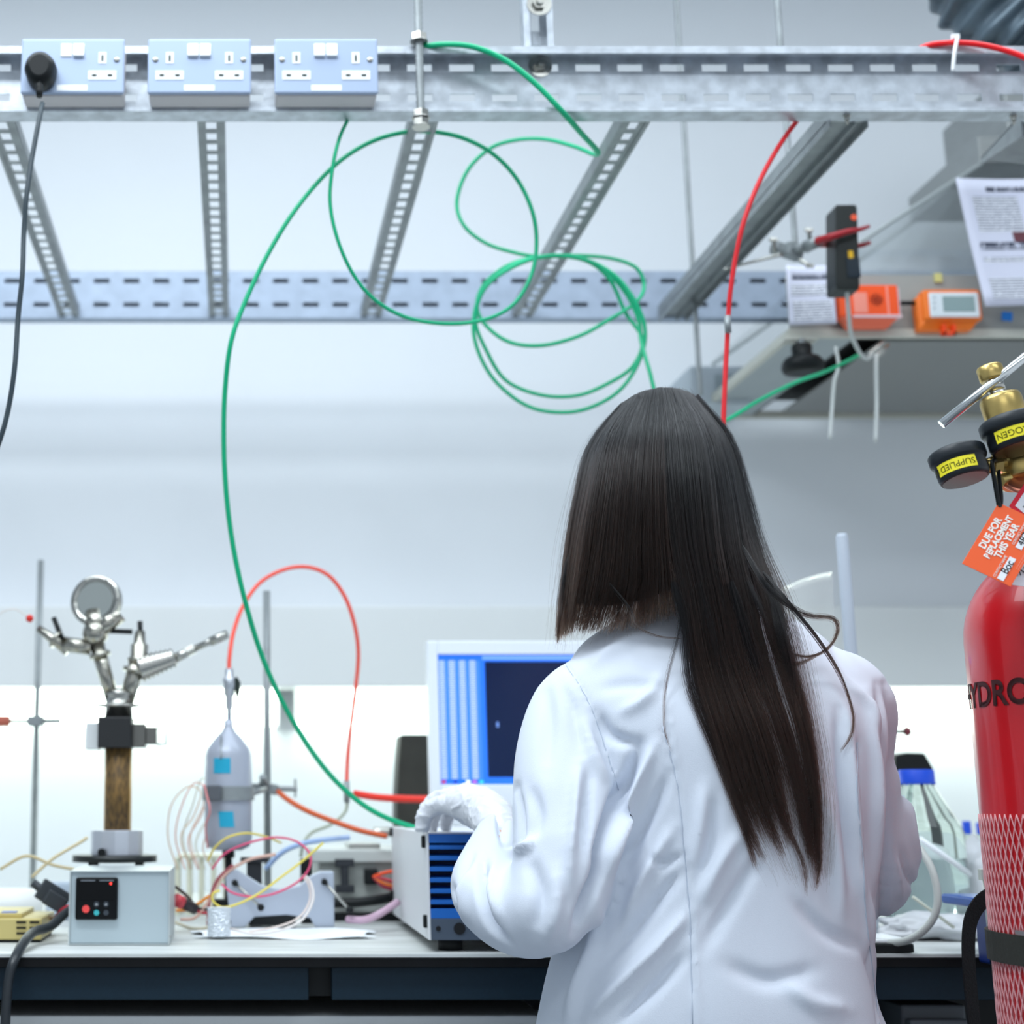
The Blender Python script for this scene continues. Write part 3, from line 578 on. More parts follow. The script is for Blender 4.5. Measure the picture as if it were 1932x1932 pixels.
for b in (.90, .94): text('. . . . . . . . . . . . . . . . . .', 'small_lettering', twh, .0036, frame(tp(.45, b), xd, yd), t)
MB().lathe([(.0022, 0), (.0022, .0006)], tp(.97, .045), nn, 16).build('eyelet', blackp, t)
q2 = [at(1904, 955, 1.436), at(1938, 905, 1.44), at(2010, 950, 1.44), at(1970, 1010, 1.436)]
t2 = thing('barcode_tag', 'red and white tag with a barcode behind the orange tag', 'tag', q2[1]); n2 = (q2[1]-q2[0]).cross(q2[3]-q2[0]).normalized(); n2 = n2 if n2.y < 0 else -n2
MB().prism(q2, -n2*.0006).build('tag_card', mat('tag_red', '#e01632', .5), t2)
def tq(a, b, h=.0003): return q2[0]+(q2[1]-q2[0])*a+(q2[3]-q2[0])*b+n2*h
MB().prism([tq(.12, .1), tq(.9, .1), tq(.9, .9), tq(.12, .9)], n2*.0002).build('tag_window', paper, t2)
m = MB()
for i in range(14):
    a = .25+.045*i; m.prism([tq(a, .25, .0006), tq(a+.012+.012*(i % 3 == 0), .25, .0006), tq(a+.012+.012*(i % 3 == 0), .7, .0006), tq(a, .7, .0006)], n2*.0001)
m.build('barcode', blackp, t2)
# bench bracket for the cylinder
nb = mat('navy_bracket', '#0e2a6e', .35); zb = BZ
bx0_, bx1_ = at(1862, 1750, 1.9).x, at(1905, 1750, 1.9).x
t = thing('cylinder_bracket', 'navy blue clamp bracket screwed to the bench edge beside the cylinder', 'bracket', (bx0_, 1.9, zb-.05))
za = at(0, 1695, 1.9).z; zbb = at(0, 1820, 1.9).z
MB().bb((bx0_, 1.86, zbb), (bx1_+.12, 1.93, za-.012)).build('bracket_block', nb, t, bevel=.003)
MB().bb((bx0_-.008, 1.86, za-.012), (bx1_+.10, 2.0, za)).bb((bx1_, 1.70, zbb-.012), (bx1_+.1, 1.90, zbb)).build('bracket_jaw', mat('blue_jaw', '#1b4f9e', .35), t, bevel=.003)
c = at(1857, 1660, 1.89)
MB().cyl((c.x, 1.885, zbb-.01), (c.x, 1.885, c.z), .0042).lathe([(.0085, 0), (.0085, .013)], (c.x, 1.885, c.z), (0, 0, 1), 6, smooth=False).cyl((c.x, 1.885, c.z+.004), (c.x+.05, 1.885, c.z+.004), .0025).build('clamp_screw', steel, t)
# webbing strap
P = [at(1955, 1668, 1.72), at(1915, 1674, 1.72), at(1880, 1684, 1.72), at(1850, 1703, 1.72), at(1832, 1735, 1.72), at(1827, 1780, 1.72), at(1830, 1850, 1.72), at(1840, 1950, 1.72), at(1850, 2050, 1.72)]
P = spline(P, 6); m = MB(); rs = []
for i, p in enumerate(P):
    d = (P[min(i+1, len(P)-1)]-P[max(0, i-1)]).normalized(); wv = d.cross(Vector((.35, -1, .2))).normalized()*.0085; nrm = d.cross(wv).normalized(); th = nrm*.0011
    rs.append([p-wv-th, p+wv-th, p+wv+th, p-wv+th])
o = m.rings(rs, True, False).build('webbing_strap', mat('webbing_black', '#15171a', .8, bump=.5, bscale=400)); tag(o, 'black webbing strap looping from the red cylinder down past the bench edge', 'strap')
# ---------------------------------------------------------------- bench objects, left to right
def stand_rod(u, v0, Y, lab, r=.006, base=True, zb=None):
    p = at(u, v0, Y); t = thing('lab_stand', lab, 'stand', (p.x, Y, BZ))
    MB().cyl((p.x, Y, BZ+.01), p, r, n=16).build('rod', galv_d, t)
    MB().bb((p.x-.05, Y-.07, BZ), (p.x+.05, Y+.05, BZ+.01)).build('base', offw, t, bevel=.002)
    return t, p
t, p = stand_rod(77, 1057, 2.95, 'thin lab stand rod behind the steel chamber at the far left')
c = at(66, 1361, 2.94); c.x = p.x
MB().box(c, (.03, .04, .02)).cyl(c, c+Vector((.05, -.01, 0)), .005).cyl(c+Vector((-.06, 0, 0)), c, .004).build('boss_clamp', galv_d, t, bevel=.002)
MB().cyl(c+Vector((-.085, -.005, .0)), c+Vector((-.05, -.005, 0)), .011).box(c+Vector((-.045, -.005, .02)), (.03, .006, .004)).build('pink_clip', mat('clip_red', '#b8604e', .5), t, bevel=.001)
t2, p2 = stand_rod(503, 1115, 2.62, 'thin lab stand rod just right of the grey gas bottle')
c2 = at(505, 1487, 2.60); c2.x = p2.x
MB().box(c2, (.034, .03, .018), (0, .2, 0)).cyl(c2, c2+Vector((.05, -.012, -.002)), .0045).box(c2+Vector((.047, -.012, 0)), (.004, .006, .032)).cyl(c2+Vector((-.05, -.05, .004)), c2, .006).cyl(c2+Vector((.0, -.01, 0)), c2+Vector((-.01, -.03, .02)), .006).build('boss_clamp', galv_d, t2, bevel=.002)
# steel vacuum chamber assembly on a column
Y = 2.36
def q(u, v, y=Y): return at(u, v, y)
t = thing('vacuum_apparatus', 'steel vacuum apparatus with a round window and two valve arms on a brown column', 'apparatus', q(225, 1618))
zpl = q(215, 1618).z; cxp = q(222, 1500).x
MB().lathe([(.065, -.006), (.065, .004)], (cxp-.003, Y, zpl), (0, 0, 1), 40).build('base_disc', mat('disc_black', '#1b2020', .4), t)
for a in (45, 135, 225, 315): MB().cyl((cxp+.05*math.cos(math.radians(a)), Y+.05*math.sin(math.radians(a)), BZ), (cxp+.05*math.cos(math.radians(a)), Y+.05*math.sin(math.radians(a)), zpl-.005), .005).build('support_leg', steel, t)
zc1 = q(0, 1566).z
MB().lathe([(.040, .004), (.040, zc1-zpl)], (cxp, Y, zpl), (0, 0, 1), 12, smooth=False).build('cooling_collar', alu, t, bevel=.001)
MB().cyl((cxp-.02, Y-.043, zpl+.009), (cxp-.02, Y-.036, zpl+.009), .006).build('plug_hole', blackp, t)
zk = q(0, 1412).z
brown = mat('woven_brown', '#8a6a3c', .6, .2, col2='#4c3d2a', nscale=260, aniso=(1, 1, .3))
MB().lathe([(.0195, 0), (.0195, zk-zc1)], (cxp, Y, zc1), (0, 0, 1), 32).build('wound_column', brown, t)
MB().lathe([(.0212, 0), (.0212, zk-zc1)], (cxp, Y+.004, zc1-.0005), (0, 0, 1), 32).build('amber_sleeve', mat('amber', '#d2a24a', .3), t)
zk2 = q(0, 1354).z
A, Bq = q(188, 1354), q(250, 1412); MB().bb((A.x, Y-.03, Bq.z), (Bq.x, Y+.03, A.z)).build('heater_block', mat('block_black', '#1f2022', .5), t, bevel=.002)
MB().bb((q(162, 1390).x, Y-.01, q(0, 1414).z), (A.x, Y+.03, q(0, 1364).z)).build('side_plate', offw, t, bevel=.001)
m = MB().bb((Bq.x, Y-.015, q(0, 1410).z), (q(275, 1390).x, Y+.03, q(0, 1366).z)).cyl(q(270, 1364), q(270, 1350), .0015).bb((q(275, 1390).x, Y-.01, q(0, 1404).z), (q(296, 1390).x, Y+.02, q(0, 1372).z)); m.build('side_connector', mat('connector_grey', '#6b6a66', .4, .5), t, bevel=.002)
m = MB().tube([q(296, 1374), q(313, 1374), q(313, 1404), q(296, 1404)], .002, 6); m.build('wire_loop', galv_d, t)
MB().lathe([(.022, 0), (.021, .016), (.034, .017), (.034, .020), (.021, .021), (.019, .034), (.022, .036), (.012, .045)], (cxp, Y, zk2), (0, 0, 1), 32).build('lower_flange', steel, t)
# V arms
jl = q(212, 1322); 
MB().cyl(q(213, 1325), q(183, 1215), .0105, .012).lathe([(.017, 0), (.017, .007)], q(190, 1240), q(183, 1215)-q(190, 1240), 24).build('left_arm', chrome, t)
MB().cyl(q(238, 1325), q(262, 1240), .012, .014).lathe([(.02, 0), (.02, .007)], q(254, 1270), q(262, 1240)-q(254, 1270), 24).build('right_arm', chrome, t)
MB().ball(q(180, 1195), .021).lathe([(.014, 0), (.014, .05)], q(180, 1195), q(205, 1175)-q(180, 1195), 20).build('cross_hub', chrome, t)
wc = q(180, 1133); wax = Vector((-.25, -1, .12)).normalized()
MB().lathe([(.0415, -.012), (.0415, .001), (.040, .003), (.031, .003), (.030, -.001)], wc, wax, 48, caps=True).build('window_flange', steel, t)
MB().lathe([(.0300, -.001), (.0295, .0022)], wc, wax, 40).build('window_glass', mat('viewport_glass', '#c9cdc8', .05, .75), t)
for i in range(6):
    a = math.pi*2*i/6; x, y, z = basis(wax); MB().lathe([(.003, .002), (.003, .006)], wc+(x*math.cos(a)+y*math.sin(a))*.036, wax, 6, smooth=False).build('flange_bolt', steel, t)
MB().cyl(q(180, 1195), wc+Vector((0, .012, -.02)), .016, .02).build('window_neck', chrome, t)
MB().cyl(q(172, 1222), q(120, 1215), .012).cyl(q(130, 1228), q(72, 1185), .010, .006).lathe([(.015, 0), (.015, .006)], q(108, 1208), q(72, 1185)-q(108, 1208), 24).build('valve_body', chrome, t, label='left valve body')
MB().cyl(q(101, 1165), q(124, 1222), .0042, n=12).build('valve_handle', blackp, t)
MB().ball(q(56, 1167), .0062).build('red_cap', mat('cap_red', '#d82a22', .4), t)
cable('thin_wire', [(56, 1167, Y), (30, 1150, Y), (5, 1155, Y), (-30, 1180, Y)], .0009, mat('wire_pale', '#d9cfc8', .5), t)
MB().cyl(q(192, 1190), q(250, 1192), .0040, n=12).build('valve_handle', blackp, t)
MB().cyl(q(264, 1172), q(265, 1200), .0042, n=12).build('valve_handle', blackp, t)
MB().lathe([(.017, 0), (.019, .006), (.014, .008), (.014, .028), (.010, .03), (.008, .05)], q(262, 1250), q(264, 1200)-q(262, 1250), 24).build('right_valve', chrome, t)
m = MB(); a0, a1 = q(262, 1262), q(330, 1240); L = (a1-a0).length
m.lathe([((.024 if k % 2 else .019)*(1-.35*k/16), L*k/16) for k in range(17)], a0, a1-a0, 28); m.build('bellows', steel, t)
MB().cyl(q(325, 1245), q(362, 1226), .008, .007).cyl(q(362, 1226), q(430, 1196), .0052, .0058).lathe([(.0085, 0), (.0085, .014)], q(352, 1231), q(362, 1226)-q(352, 1231), 6, smooth=False).lathe([(.0075, 0), (.0075, .03)], q(396, 1211), q(430, 1196)-q(396, 1211), 12).build('outlet_tube', steel, t)

# temperature controller box
Y0 = at(0, 1785, 2.062).y; A = at(133, 1643, Y0); Bq = at(318, 1785, Y0); D = .17
t = thing('temperature_controller', 'grey metal controller box with a black keypad display on the bench at left', 'controller', ((A.x+Bq.x)/2, Y0+D/2, BZ))
cg = mat('controller_grey', '#b6c4ca', .4, .25)
z0 = BZ+.001; Tz = A.z
MB().bb((A.x+.001, Y0, z0+.002), (Bq.x-.0005, Y0+D-.001, Tz-.0015)).build('front_panel', cg, t, bevel=.0006)
m = MB().bb((A.x-.0008, Y0-.003, Tz-.0015), (Bq.x+.001, Y0+D, Tz)).bb((A.x-.0008, Y0-.003, z0), (A.x+.001, Y0+D, Tz-.0015)).bb((Bq.x-.0005, Y0-.003, z0), (Bq.x+.001, Y0+D, Tz-.0015)).bb((A.x+.001, Y0-.003, z0), (Bq.x-.0005, Y0+D, z0+.0015))
m.build('cover', mat('cover_grey', '#c3cbcc', .38, .4), t)
a, b = at(144, 1655, Y0), at(222, 1735, Y0)
k = MB().bb((a.x, Y0-.008, b.z), (b.x, Y0, a.z)).build('keypad_display', mat('keypad_black', '#080b0e', .4, spec=.2), t, bevel=.003, seg=3)
a2, b2 = at(149, 1662, Y0), at(217, 1697, Y0); MB().bb((a2.x, Y0-.0088, b2.z), (b2.x, Y0-.0078, a2.z)).build('display_window', mat('window_black', '#030508', .25, spec=.2), k)
MB().cyl(at(209, 1667, Y0-.0086), at(209, 1667, Y0-.0096), .0016).build('indicator_light', mat('led_red', '#ff3a30', .3, emit=2), k)
MB().cyl(at(162, 1715, Y0-.0078), at(162, 1715, Y0-.0090), .0050).build('red_button', mat('btn_red', '#ee4a48', .4), k)
for u, v, mm in ((182, 1706, 'g'), (200, 1706, 'g'), (182, 1722, 't'), (200, 1722, 'g')):
    MB().cyl(at(u, v, Y0-.0078), at(u, v, Y0-.0088), .0036).build('key', mat('btn_teal', '#39aeb4', .4) if mm == 't' else mat('btn_dark', '#343c44', .4), k)
text('^', 'key_mark', whitep, .006, frame(at(182, 1708, Y0-.0092), (1, 0, 0), (0, 0, 1)), k); text('^', 'key_mark', whitep, .006, frame(at(200, 1708, Y0-.0092), (1, 0, 0), (0, 0, 1)), k)
for u in (166, 201): MB().box(at(u, 1661.5, Y0-.0088), (.019, .0006, .0010)).build('keypad_print', mat('print_grey', '#8a929a', .5), k)
for (x, z) in ((Bq.x+.0012, z0+.01),): MB().cyl((x-.001, Y0+.012, z), (x+.001, Y0+.012, z), .002).build('screw', steel, t)
# brass power block
A = at(-70, 1712, 2.12); Bq = at(96, 1775, 2.08)
t = thing('gold_power_module', 'gold slotted metal module on the bench at the left edge', 'module', (at(20, 1775, 2.1).x, 2.15, BZ))
gold = mat('gold_metal', '#c9b878', .4, .3)
x1 = at(78, 1775, 2.10).x; x0 = A.x; zt_ = at(0, 1733, 2.1).z
R = Matrix.Rotation(-.12, 4, 'Z'); 
MB().bb((x0, 2.10, BZ+.004), (x1, 2.24, zt_)).build('module_case', gold, t, bevel=.0015)
MB().bb((x0, 2.115, zt_), (at(40, 1730, 2.11).x, 2.24, zt_+.006)).build('module_cover', gold, t, bevel=.0012)
m = MB()
for i in range(3):
    for j in range(2): c = at(40+25*j, 1740+10.5*i, 2.0995); m.box((c.x, 2.0995, c.z), (.013, .002, .0028))
m.build('vent_slots', mat('slot_black', '#14120c', .8), t)
MB().box(at(18, 1722, 2.13)+Vector((0, 0, .001)), (.020, .02, .0012)).build('blue_sticker', mat('sticker_blue', '#4b6cc0', .5), t)
MB().bb((x0+.002, 2.104, BZ), (x1-.002, 2.23, BZ+.004)).build('feet', blackp, t)
# black connector on stem
t = thing('black_connector', 'black rectangular cable connector lying behind the gold module', 'connector', at(95, 1700, 2.2))
MB().box(at(100, 1690, 2.2), (.045, .02, .030), (0, .55, .2)).box(at(103, 1700, 2.185), (.03, .012, .022), (0, .55, .2)).build('connector_shell', mat('connector_black', '#33383e', .5), t, bevel=.002)
MB().cyl(at(62, 1665, 2.2), at(90, 1688, 2.2), .006).build('strain_relief', mat('connector_black', '#33383e', .5), t)
o = cable('power_cable', [(140, 1712, 2.14), (120, 1726, 2.12), (95, 1748, 2.09), (65, 1758, 2.05), (45, 1778, 1.98), (28, 1810, 1.935), (16, 1850, 1.925), (10, 1932, 1.92), (8, 2030, 1.92)], .0065, mat('power_black', '#22272c', .35)); tag(o, 'thick dark power cable running from the controller over the bench edge', 'cable')
o = cable('signal_cable', [(137, 1708, 2.16), (120, 1716, 2.17), (108, 1728, 2.2), (100, 1740, 2.24)], .0035, mat('wire_red', '#b82a3e', .5)); tag(o, 'short red wire left of the controller box', 'cable')
# roll of white material at far left
A = at(-60, 1694, 2.6); Bq = at(82, 1694, 2.6)
t = thing('paper_roll', 'white paper roll lying on the bench behind the gold module', 'roll', ((A.x+Bq.x)/2, 2.6, BZ)); rr = .022
MB().cyl((A.x, 2.6, BZ+rr), (Bq.x, 2.6, BZ+rr), rr, n=32).build('roll', mat('roll_white', '#f6f7f5', .8), t)
o = MB().box(at(118, 1675, 2.5)+Vector((0, 0, -.003)), (.05, .03, .06), (0, 0, .3)).build('plastic_tub', mat('tub_pale', '#cfdcec', .2, trans=.3), None, bevel=.006, seg=3); o.location.z += BZ+.0305-(at(118, 1675, 2.5).z-.003); tag(o, 'pale blue plastic tub behind the controller box', 'tub')
# gas sampling bottle
Y = 2.42
t = thing('gas_bottle', 'grey gas sampling bottle with blue tape squares clamped to the lab stand', 'bottle', q(432, 1605, Y))
cx_ = q(431, 1500, Y).x; zb_ = q(0, 1604, Y).z; mp = mpp(1500, Y)
bt = mat('bottle_grey', '#aeb4c2', .35, .15)
def hz_(v): return q(0, v, Y).z-zb_
MB().lathe([(.022, 0), (.034, .006), (.0375, .018), (.0375, hz_(1425)), (.034, hz_(1413)), (.022, hz_(1394)), (.011, hz_(1380)), (.0075, hz_(1370)), (.007, hz_(1358))], (cx_, Y, zb_), (0, 0, 1), 40).build('bottle_body', bt, t)
MB().lathe([(.004, hz_(1358)), (.004, hz_(1338)), (.0062, hz_(1336)), (.0062, hz_(1314)), (.009, hz_(1312)), (.009, hz_(1300)), (.0105, hz_(1298)), (.0105, hz_(1280)), (.007, hz_(1278)), (.007, hz_(1262))], (cx_+.001, Y, zb_), (0, 0, 1), 20).build('valve', mat('valve_grey', '#c3c7cf', .3, .7), t)
MB().prism([q(440, 1280, Y-.006), q(447, 1276, Y-.006), q(454, 1288, Y-.006), q(453, 1304, Y-.006), q(448, 1325, Y-.006), q(444, 1308, Y-.006)], (0, .008, 0)).build('valve_lever', mat('lever_black', '#1d2a26', .4), t, bevel=.001)
tape = mat('cyan_tape', '#1fa8cc', .6)
def tapesq(u0, v0, u1, v1, sk=0):
    m = MB(); n = 6; a, b = at(u0, v0, Y-.037), at(u1, v1, Y-.037); g = []
    for r_ in range(2):
        row = []
        for i in range(n+1):
            x = a.x+(b.x-a.x)*i/n+sk*r_; xx = x-cx_; y = Y-math.sqrt(max(1e-6, .0382**2-min(xx*xx, .0375**2))); row.append(m.v((x, y, a.z if r_ == 0 else b.z)))
        g.append(row)
    for i in range(n): m._f([g[0][i], g[0][i+1], g[1][i+1], g[1][i]], True)
    m.build('tape_square', tape, t)
tapesq(403, 1430, 435, 1459); tapesq(412, 1531, 440, 1561, .002)
MB().tube([at(417, 1388, Y-.022), at(418, 1425, Y-.036), at(417, 1432, Y-.037)], .0015, 6).build('thermocouple', galv_d, t)
m = MB(); n = 24; zm0, zm1 = hz_(1510)+zb_, hz_(1484)+zb_; rs = []
for k in range(n+1):
    a = math.pi+math.pi*k/n; rs.append([Vector((cx_+math.cos(a)*r_, Y+math.sin(a)*r_, z)) for r_, z in ((.0378, zm0), (.0415, zm0), (.0415, zm1), (.0378, zm1))])
m.rings(rs, True, False); m.build('clamp_band', galv_d, t); MB().box(at(404, 1496, Y-.046), (.022, .008, .024)).build('clamp_pad', mat('pad_grey', '#585c62', .5), t, bevel=.002)
MB().cyl((cx_+.036, Y-.005, (zm0+zm1)/2), c2, .005).build('clamp_arm', galv_d, t)
MB().cyl((cx_, Y, zb_-.012), (cx_, Y, zb_+.002), .01).cyl((cx_, Y, BZ), (cx_, Y, zb_-.012), .006).box((cx_-.006, Y, BZ+.02), (.035, .03, .036)).build('bottle_support', blackp, t, bevel=.002)
otl = [(432, 1262, Y), (433, 1240, Y), (440, 1195, 2.43), (458, 1145, 2.44), (490, 1100, 2.45), (535, 1075, 2.46), (580, 1070, 2.47), (620, 1086, 2.48), (650, 1125, 2.49), (668, 1175, 2.5), (676, 1230, 2.52), (672, 1290, 2.54), (662, 1370, 2.56), (656, 1430, 2.57), (654, 1478, 2.57)]
o = cable('gas_tube', otl, .0034, mat('salmon_tube', '#ff5a48', .4)); tag(o, 'orange red tube arching from the gas bottle valve over to the right', 'tube')
p = at(654, 1480, 2.57); MB().cyl(p+Vector((0, 0, .006)), p+Vector((0, 0, -.03)), .005).build('tube_joint', galv_d, o)
o = cable('gas_tube', [(654, 1500, 2.57), (652, 1530, 2.57), (625, 1555, 2.56), (590, 1570, 2.55), (573, 1590, 2.52), (568, 1615, 2.5)], .0028, mat('grey_tube', '#aab2a0', .45)); tag(o, 'grey green tube curling down below the joint of the orange red tube', 'tube')
o = cable('gas_tube', [(525, 1494, 2.58), (545, 1510, 2.54), (580, 1530, 2.5), (630, 1550, 2.48), (680, 1567, 2.46), (730, 1578, 2.45)], .0046, mat('rust_tube', '#d95f30', .45)); tag(o, 'rust orange tube running from the stand clamp to the instrument', 'tube')
o = cable('gas_tube', [(668, 1497, 2.6), (710, 1504, 2.58), (760, 1507, 2.55), (830, 1508, 2.53), (900, 1509, 2.52)], .0060, mat('tube_bright_red', '#f53a2c', .45)); tag(o, 'bright red tube crossing the black panel towards the monitor', 'tube')
o = cable('gas_tube', [(500, 1640, 2.5), (530, 1610, 2.5), (560, 1595, 2.5), (600, 1586, 2.5), (660, 1580, 2.5)], .0042, mat('tube_pale_blue', '#a9c4ee', .45)); tag(o, 'pale blue tube above the grey cradle', 'tube')
# flat instrument behind
A, Bq = at(588, 1603, 2.47), at(880, 1690, 2.47)
t = thing('flow_instrument', 'flat pale instrument case with black supports behind the blue ribbed box', 'instrument', ((A.x+Bq.x)/2, 2.6, BZ))
MB().bb((A.x, 2.47, at(0, 1628, 2.47).z), (Bq.x, 2.72, A.z)).build('lid', mat('lid_grey', '#c9cecb', .45), t, bevel=.003)
MB().bb((A.x+.012, 2.48, BZ+.012), (Bq.x-.01, 2.71, at(0, 1628, 2.47).z)).build('instrument_body', mat('body_grey', '#a9ada9', .45), t, bevel=.002)
def ibeam(u, v0, v1, w, Y):
    a, b = at(u, v0, Y), at(u, v1, Y); m = MB().box((a.x, Y, (a.z+b.z)/2), (w*.4, .012, a.z-b.z)).box((a.x, Y, a.z), (w, .014, .012)).box((a.x, Y, b.z+.004), (w, .014, .012)); return m
ibeam(650, 1628, 1682, .03, 2.462).build('black_support', mat('support_black', '#2a2d33', .5), t, bevel=.001)
MB().box(at(700, 1654, 2.47), (.022, .02, .024)).build('socket_block', blackp, t, bevel=.002)
MB().bb((A.x, 2.472, BZ), (Bq.x, 2.70, BZ+.012)).build('base_strip', blackp, t)
MB().bb((at(660, 1600, 2.5).x, 2.52, A.z), (at(720, 1600, 2.5).x, 2.62, A.z+.008)).cyl(at(735, 1570, 2.5), at(705, 1570, 2.5), .008).build('top_fitting', steel, t, bevel=.001)
for i, (col, v) in enumerate((('#ff5a2a', 1650), ('#c83a4a', 1660), ('#e8762a', 1668), ('#a03048', 1674))):
    o = cable('signal_cable', [(704, 1655, 2.455), (722, v-2, 2.45), (745, v+(-6 if i == 0 else 4), 2.45), (765, v, 2.46)], .0028, mat('wc%d' % i, col, .5)); tag(o, ['top orange', 'upper crimson', 'lower orange', 'lowest dark red'][i]+' wire from the black socket block into the ribbed box', 'cable')
# cradle
Y = 2.30
t = thing('support_cradle', 'pale grey saddle shaped cradle bracket standing on white tissue', 'bracket', at(530, 1745, Y))
zb_ = BZ+.004
pts = [at(427, 0, Y).x, at(632, 0, Y).x]
top = [(425, 1655), (432, 1643), (448, 1642), (470, 1656), (495, 1672), (530, 1679), (565, 1672), (590, 1652), (605, 1645), (630, 1645)]
ol = [at(u, v, Y) for u, v in top]; ol += [Vector((at(631, 1745, Y).x, Y, zb_)), Vector((at(595, 1745, Y).x, Y, zb_))]
ol += [at(585, 1732, Y), at(540, 1726, Y), at(480, 1730, Y)]+[Vector((at(462, 1745, Y).x, Y, zb_)), Vector((at(436, 1745, Y).x, Y, zb_))]
MB().prism(ol, (0, .035, 0)).build('saddle_plate', mat('saddle_grey', '#b3bccb', .45, .2), t, bevel=.0015)
for a, b in (((443, 1666), (492, 1712)), ((612, 1664), (660, 1717))):
    MB().tube([at(*a, Y-.004), at(*b, Y-.016)], .0022, 8).build('pin', steel, t); MB().ball(at(*a, Y-.004), .005, 12).build('pin_end', blackp, t); MB().ball(at(*b, Y-.016), .0055, 12).build('pin_end', blackp, t)
MB().bb((at(470, 1710, Y).x, Y+.036, zb_), (at(560, 1710, Y).x, Y+.08, at(0, 1716, Y).z)).build('rear_block', mat('block_dark', '#3a3e40', .5), t)
ib = thing('black_post', 'short black post standing between the bottle and the cradle', 'post', (at(480, 1680, 2.4).x, 2.42, BZ)); a = at(480, 1628, 2.4); MB().bb((a.x-.012, 2.415, BZ), (a.x+.012, 2.435, a.z)).bb((a.x-.022, 2.41, a.z), (a.x+.022, 2.44, a.z+.008)).build('post', mat('support_black', '#2a2d33', .5), ib, bevel=.001)
ib = thing('black_post', 'black square post left of the cradle beneath the bottle', 'post', (at(580, 1640, 2.42).x, 2.42, BZ)); a = at(578, 1620, 2.42); MB().bb((a.x-.009, 2.42, BZ), (a.x+.009, 2.44, a.z)).build('post', blackp, ib, bevel=.001); ib['label'] = 'black square post behind the right end of the cradle'
# tissue
m = MB(); n = 24; c = at(535, 1752, 2.24); g = []
def tissue(cu, cv, Yc, w, d, lab, amp=.004, rz=0, lift=0):
    c = at(cu, cv, Yc); m = MB(); n = 28; g = []
    for j in range(n+1):
        row = []
        for i in range(n+1):
            a, b = (i/n-.5), (j/n-.5); x = a*w*(1+.08*math.sin(7*b)); y = b*d*(1+.1*math.sin(5*a+1))
            xx = x*math.cos(rz)-y*math.sin(rz); yy = x*math.sin(rz)+y*math.cos(rz)
            z = amp*(.5+.5*math.sin(9*a+5*b)*math.sin(11*b-3*a+1))*(.2+2*max(abs(a), abs(b)))
            row.append(m.v((c.x+xx, c.y+yy, BZ+.0006+lift+z)))
        g.append(row)
    for j in range(n):
        for i in range(n): m._f([g[j][i], g[j][i+1], g[j+1][i+1], g[j+1][i]], True)
    o = m.build('tissue_sheet', mat('tissue_white', '#f4f8fb', .9)); so = o.modifiers.new('s', 'SOLIDIFY'); so.thickness = .0004; return tag(o, lab, 'tissue')
tissue(535, 1752, 2.22, .25, .14, 'white tissue sheet spread on the bench under the cradle')
# beaded cup
c = at(413, 1770, 2.16); c.z = BZ+.004
t = thing('foil_cylinder', 'small crinkled silver white cylinder at the left end of the tissue', 'cylinder', c); hh = at(0, 1712, 2.16).z-c.z
m = MB(); rs = []; rnd = random.Random(3)
for j in range(25): rs.append([c+Vector(((.0155+rnd.uniform(-.0010, .0012))*math.cos(a), (.0155+rnd.uniform(-.0010, .0012))*math.sin(a), hh*j/24)) for a in [2*math.pi*k/36 for k in range(36)]])
m.rings(rs, True, False); m.build('crinkled_body', mat('crinkle_silver', '#dfe5ec', .35, .3), t)
# coloured wires
def wire(pts, r, col, nm, lab): o = cable('wire', pts, r, mat('wire_'+nm, col, .5)); tag(o, lab, 'wire', None)
wire([(392, 1625, 2.3), (405, 1600, 2.28), (430, 1580, 2.27), (465, 1572, 2.28), (500, 1578, 2.32), (530, 1590, 2.36)], .0016, '#e8d25a', 'yellow', 'yellow wire arching in front of the bottom of the grey bottle')
wire([(610, 1590, 2.2), (570, 1625, 2.2), (530, 1655, 2.2), (490, 1685, 2.2), (450, 1705, 2.2), (420, 1712, 2.2), (402, 1700, 2.2), (402, 1686, 2.2), (415, 1680, 2.2)], .0017, '#ecd860', 'yellow2', 'yellow wire sweeping diagonally across the grey cradle')
wire([(400, 1640, 2.27), (425, 1610, 2.26), (470, 1590, 2.25), (520, 1580, 2.25), (560, 1588, 2.25), (585, 1612, 2.24), (582, 1640, 2.24), (560, 1665, 2.24), (520, 1685, 2.24), (480, 1692, 2.24), (440, 1685, 2.25), (418, 1668, 2.26)], .0016, '#e0507a', 'pink', 'pink wire looping over the top of the grey cradle')
wire([(575, 1650, 2.26), (588, 1670, 2.24), (590, 1700, 2.22), (570, 1735, 2.19), (530, 1755, 2.17), (480, 1762, 2.16), (435, 1752, 2.17)], .0019, '#e4dcd8', 'white', 'white wire hanging down the right of the cradle onto the tissue')
wire([(571, 1652, 2.28), (583, 1672, 2.26), (584, 1700, 2.24), (565, 1730, 2.21), (525, 1748, 2.19), (470, 1758, 2.18)], .0015, '#e8d8d0', 'cream', 'cream wire beside the white wire on the cradle')
wire([(385, 1480, 2.36), (390, 1500, 2.36), (396, 1530, 2.36), (388, 1560, 2.38), (392, 1600, 2.4)], .0016, '#f09a9a', 'rose', 'rose wire running down the left side of the grey bottle')
sr = random.Random(5)
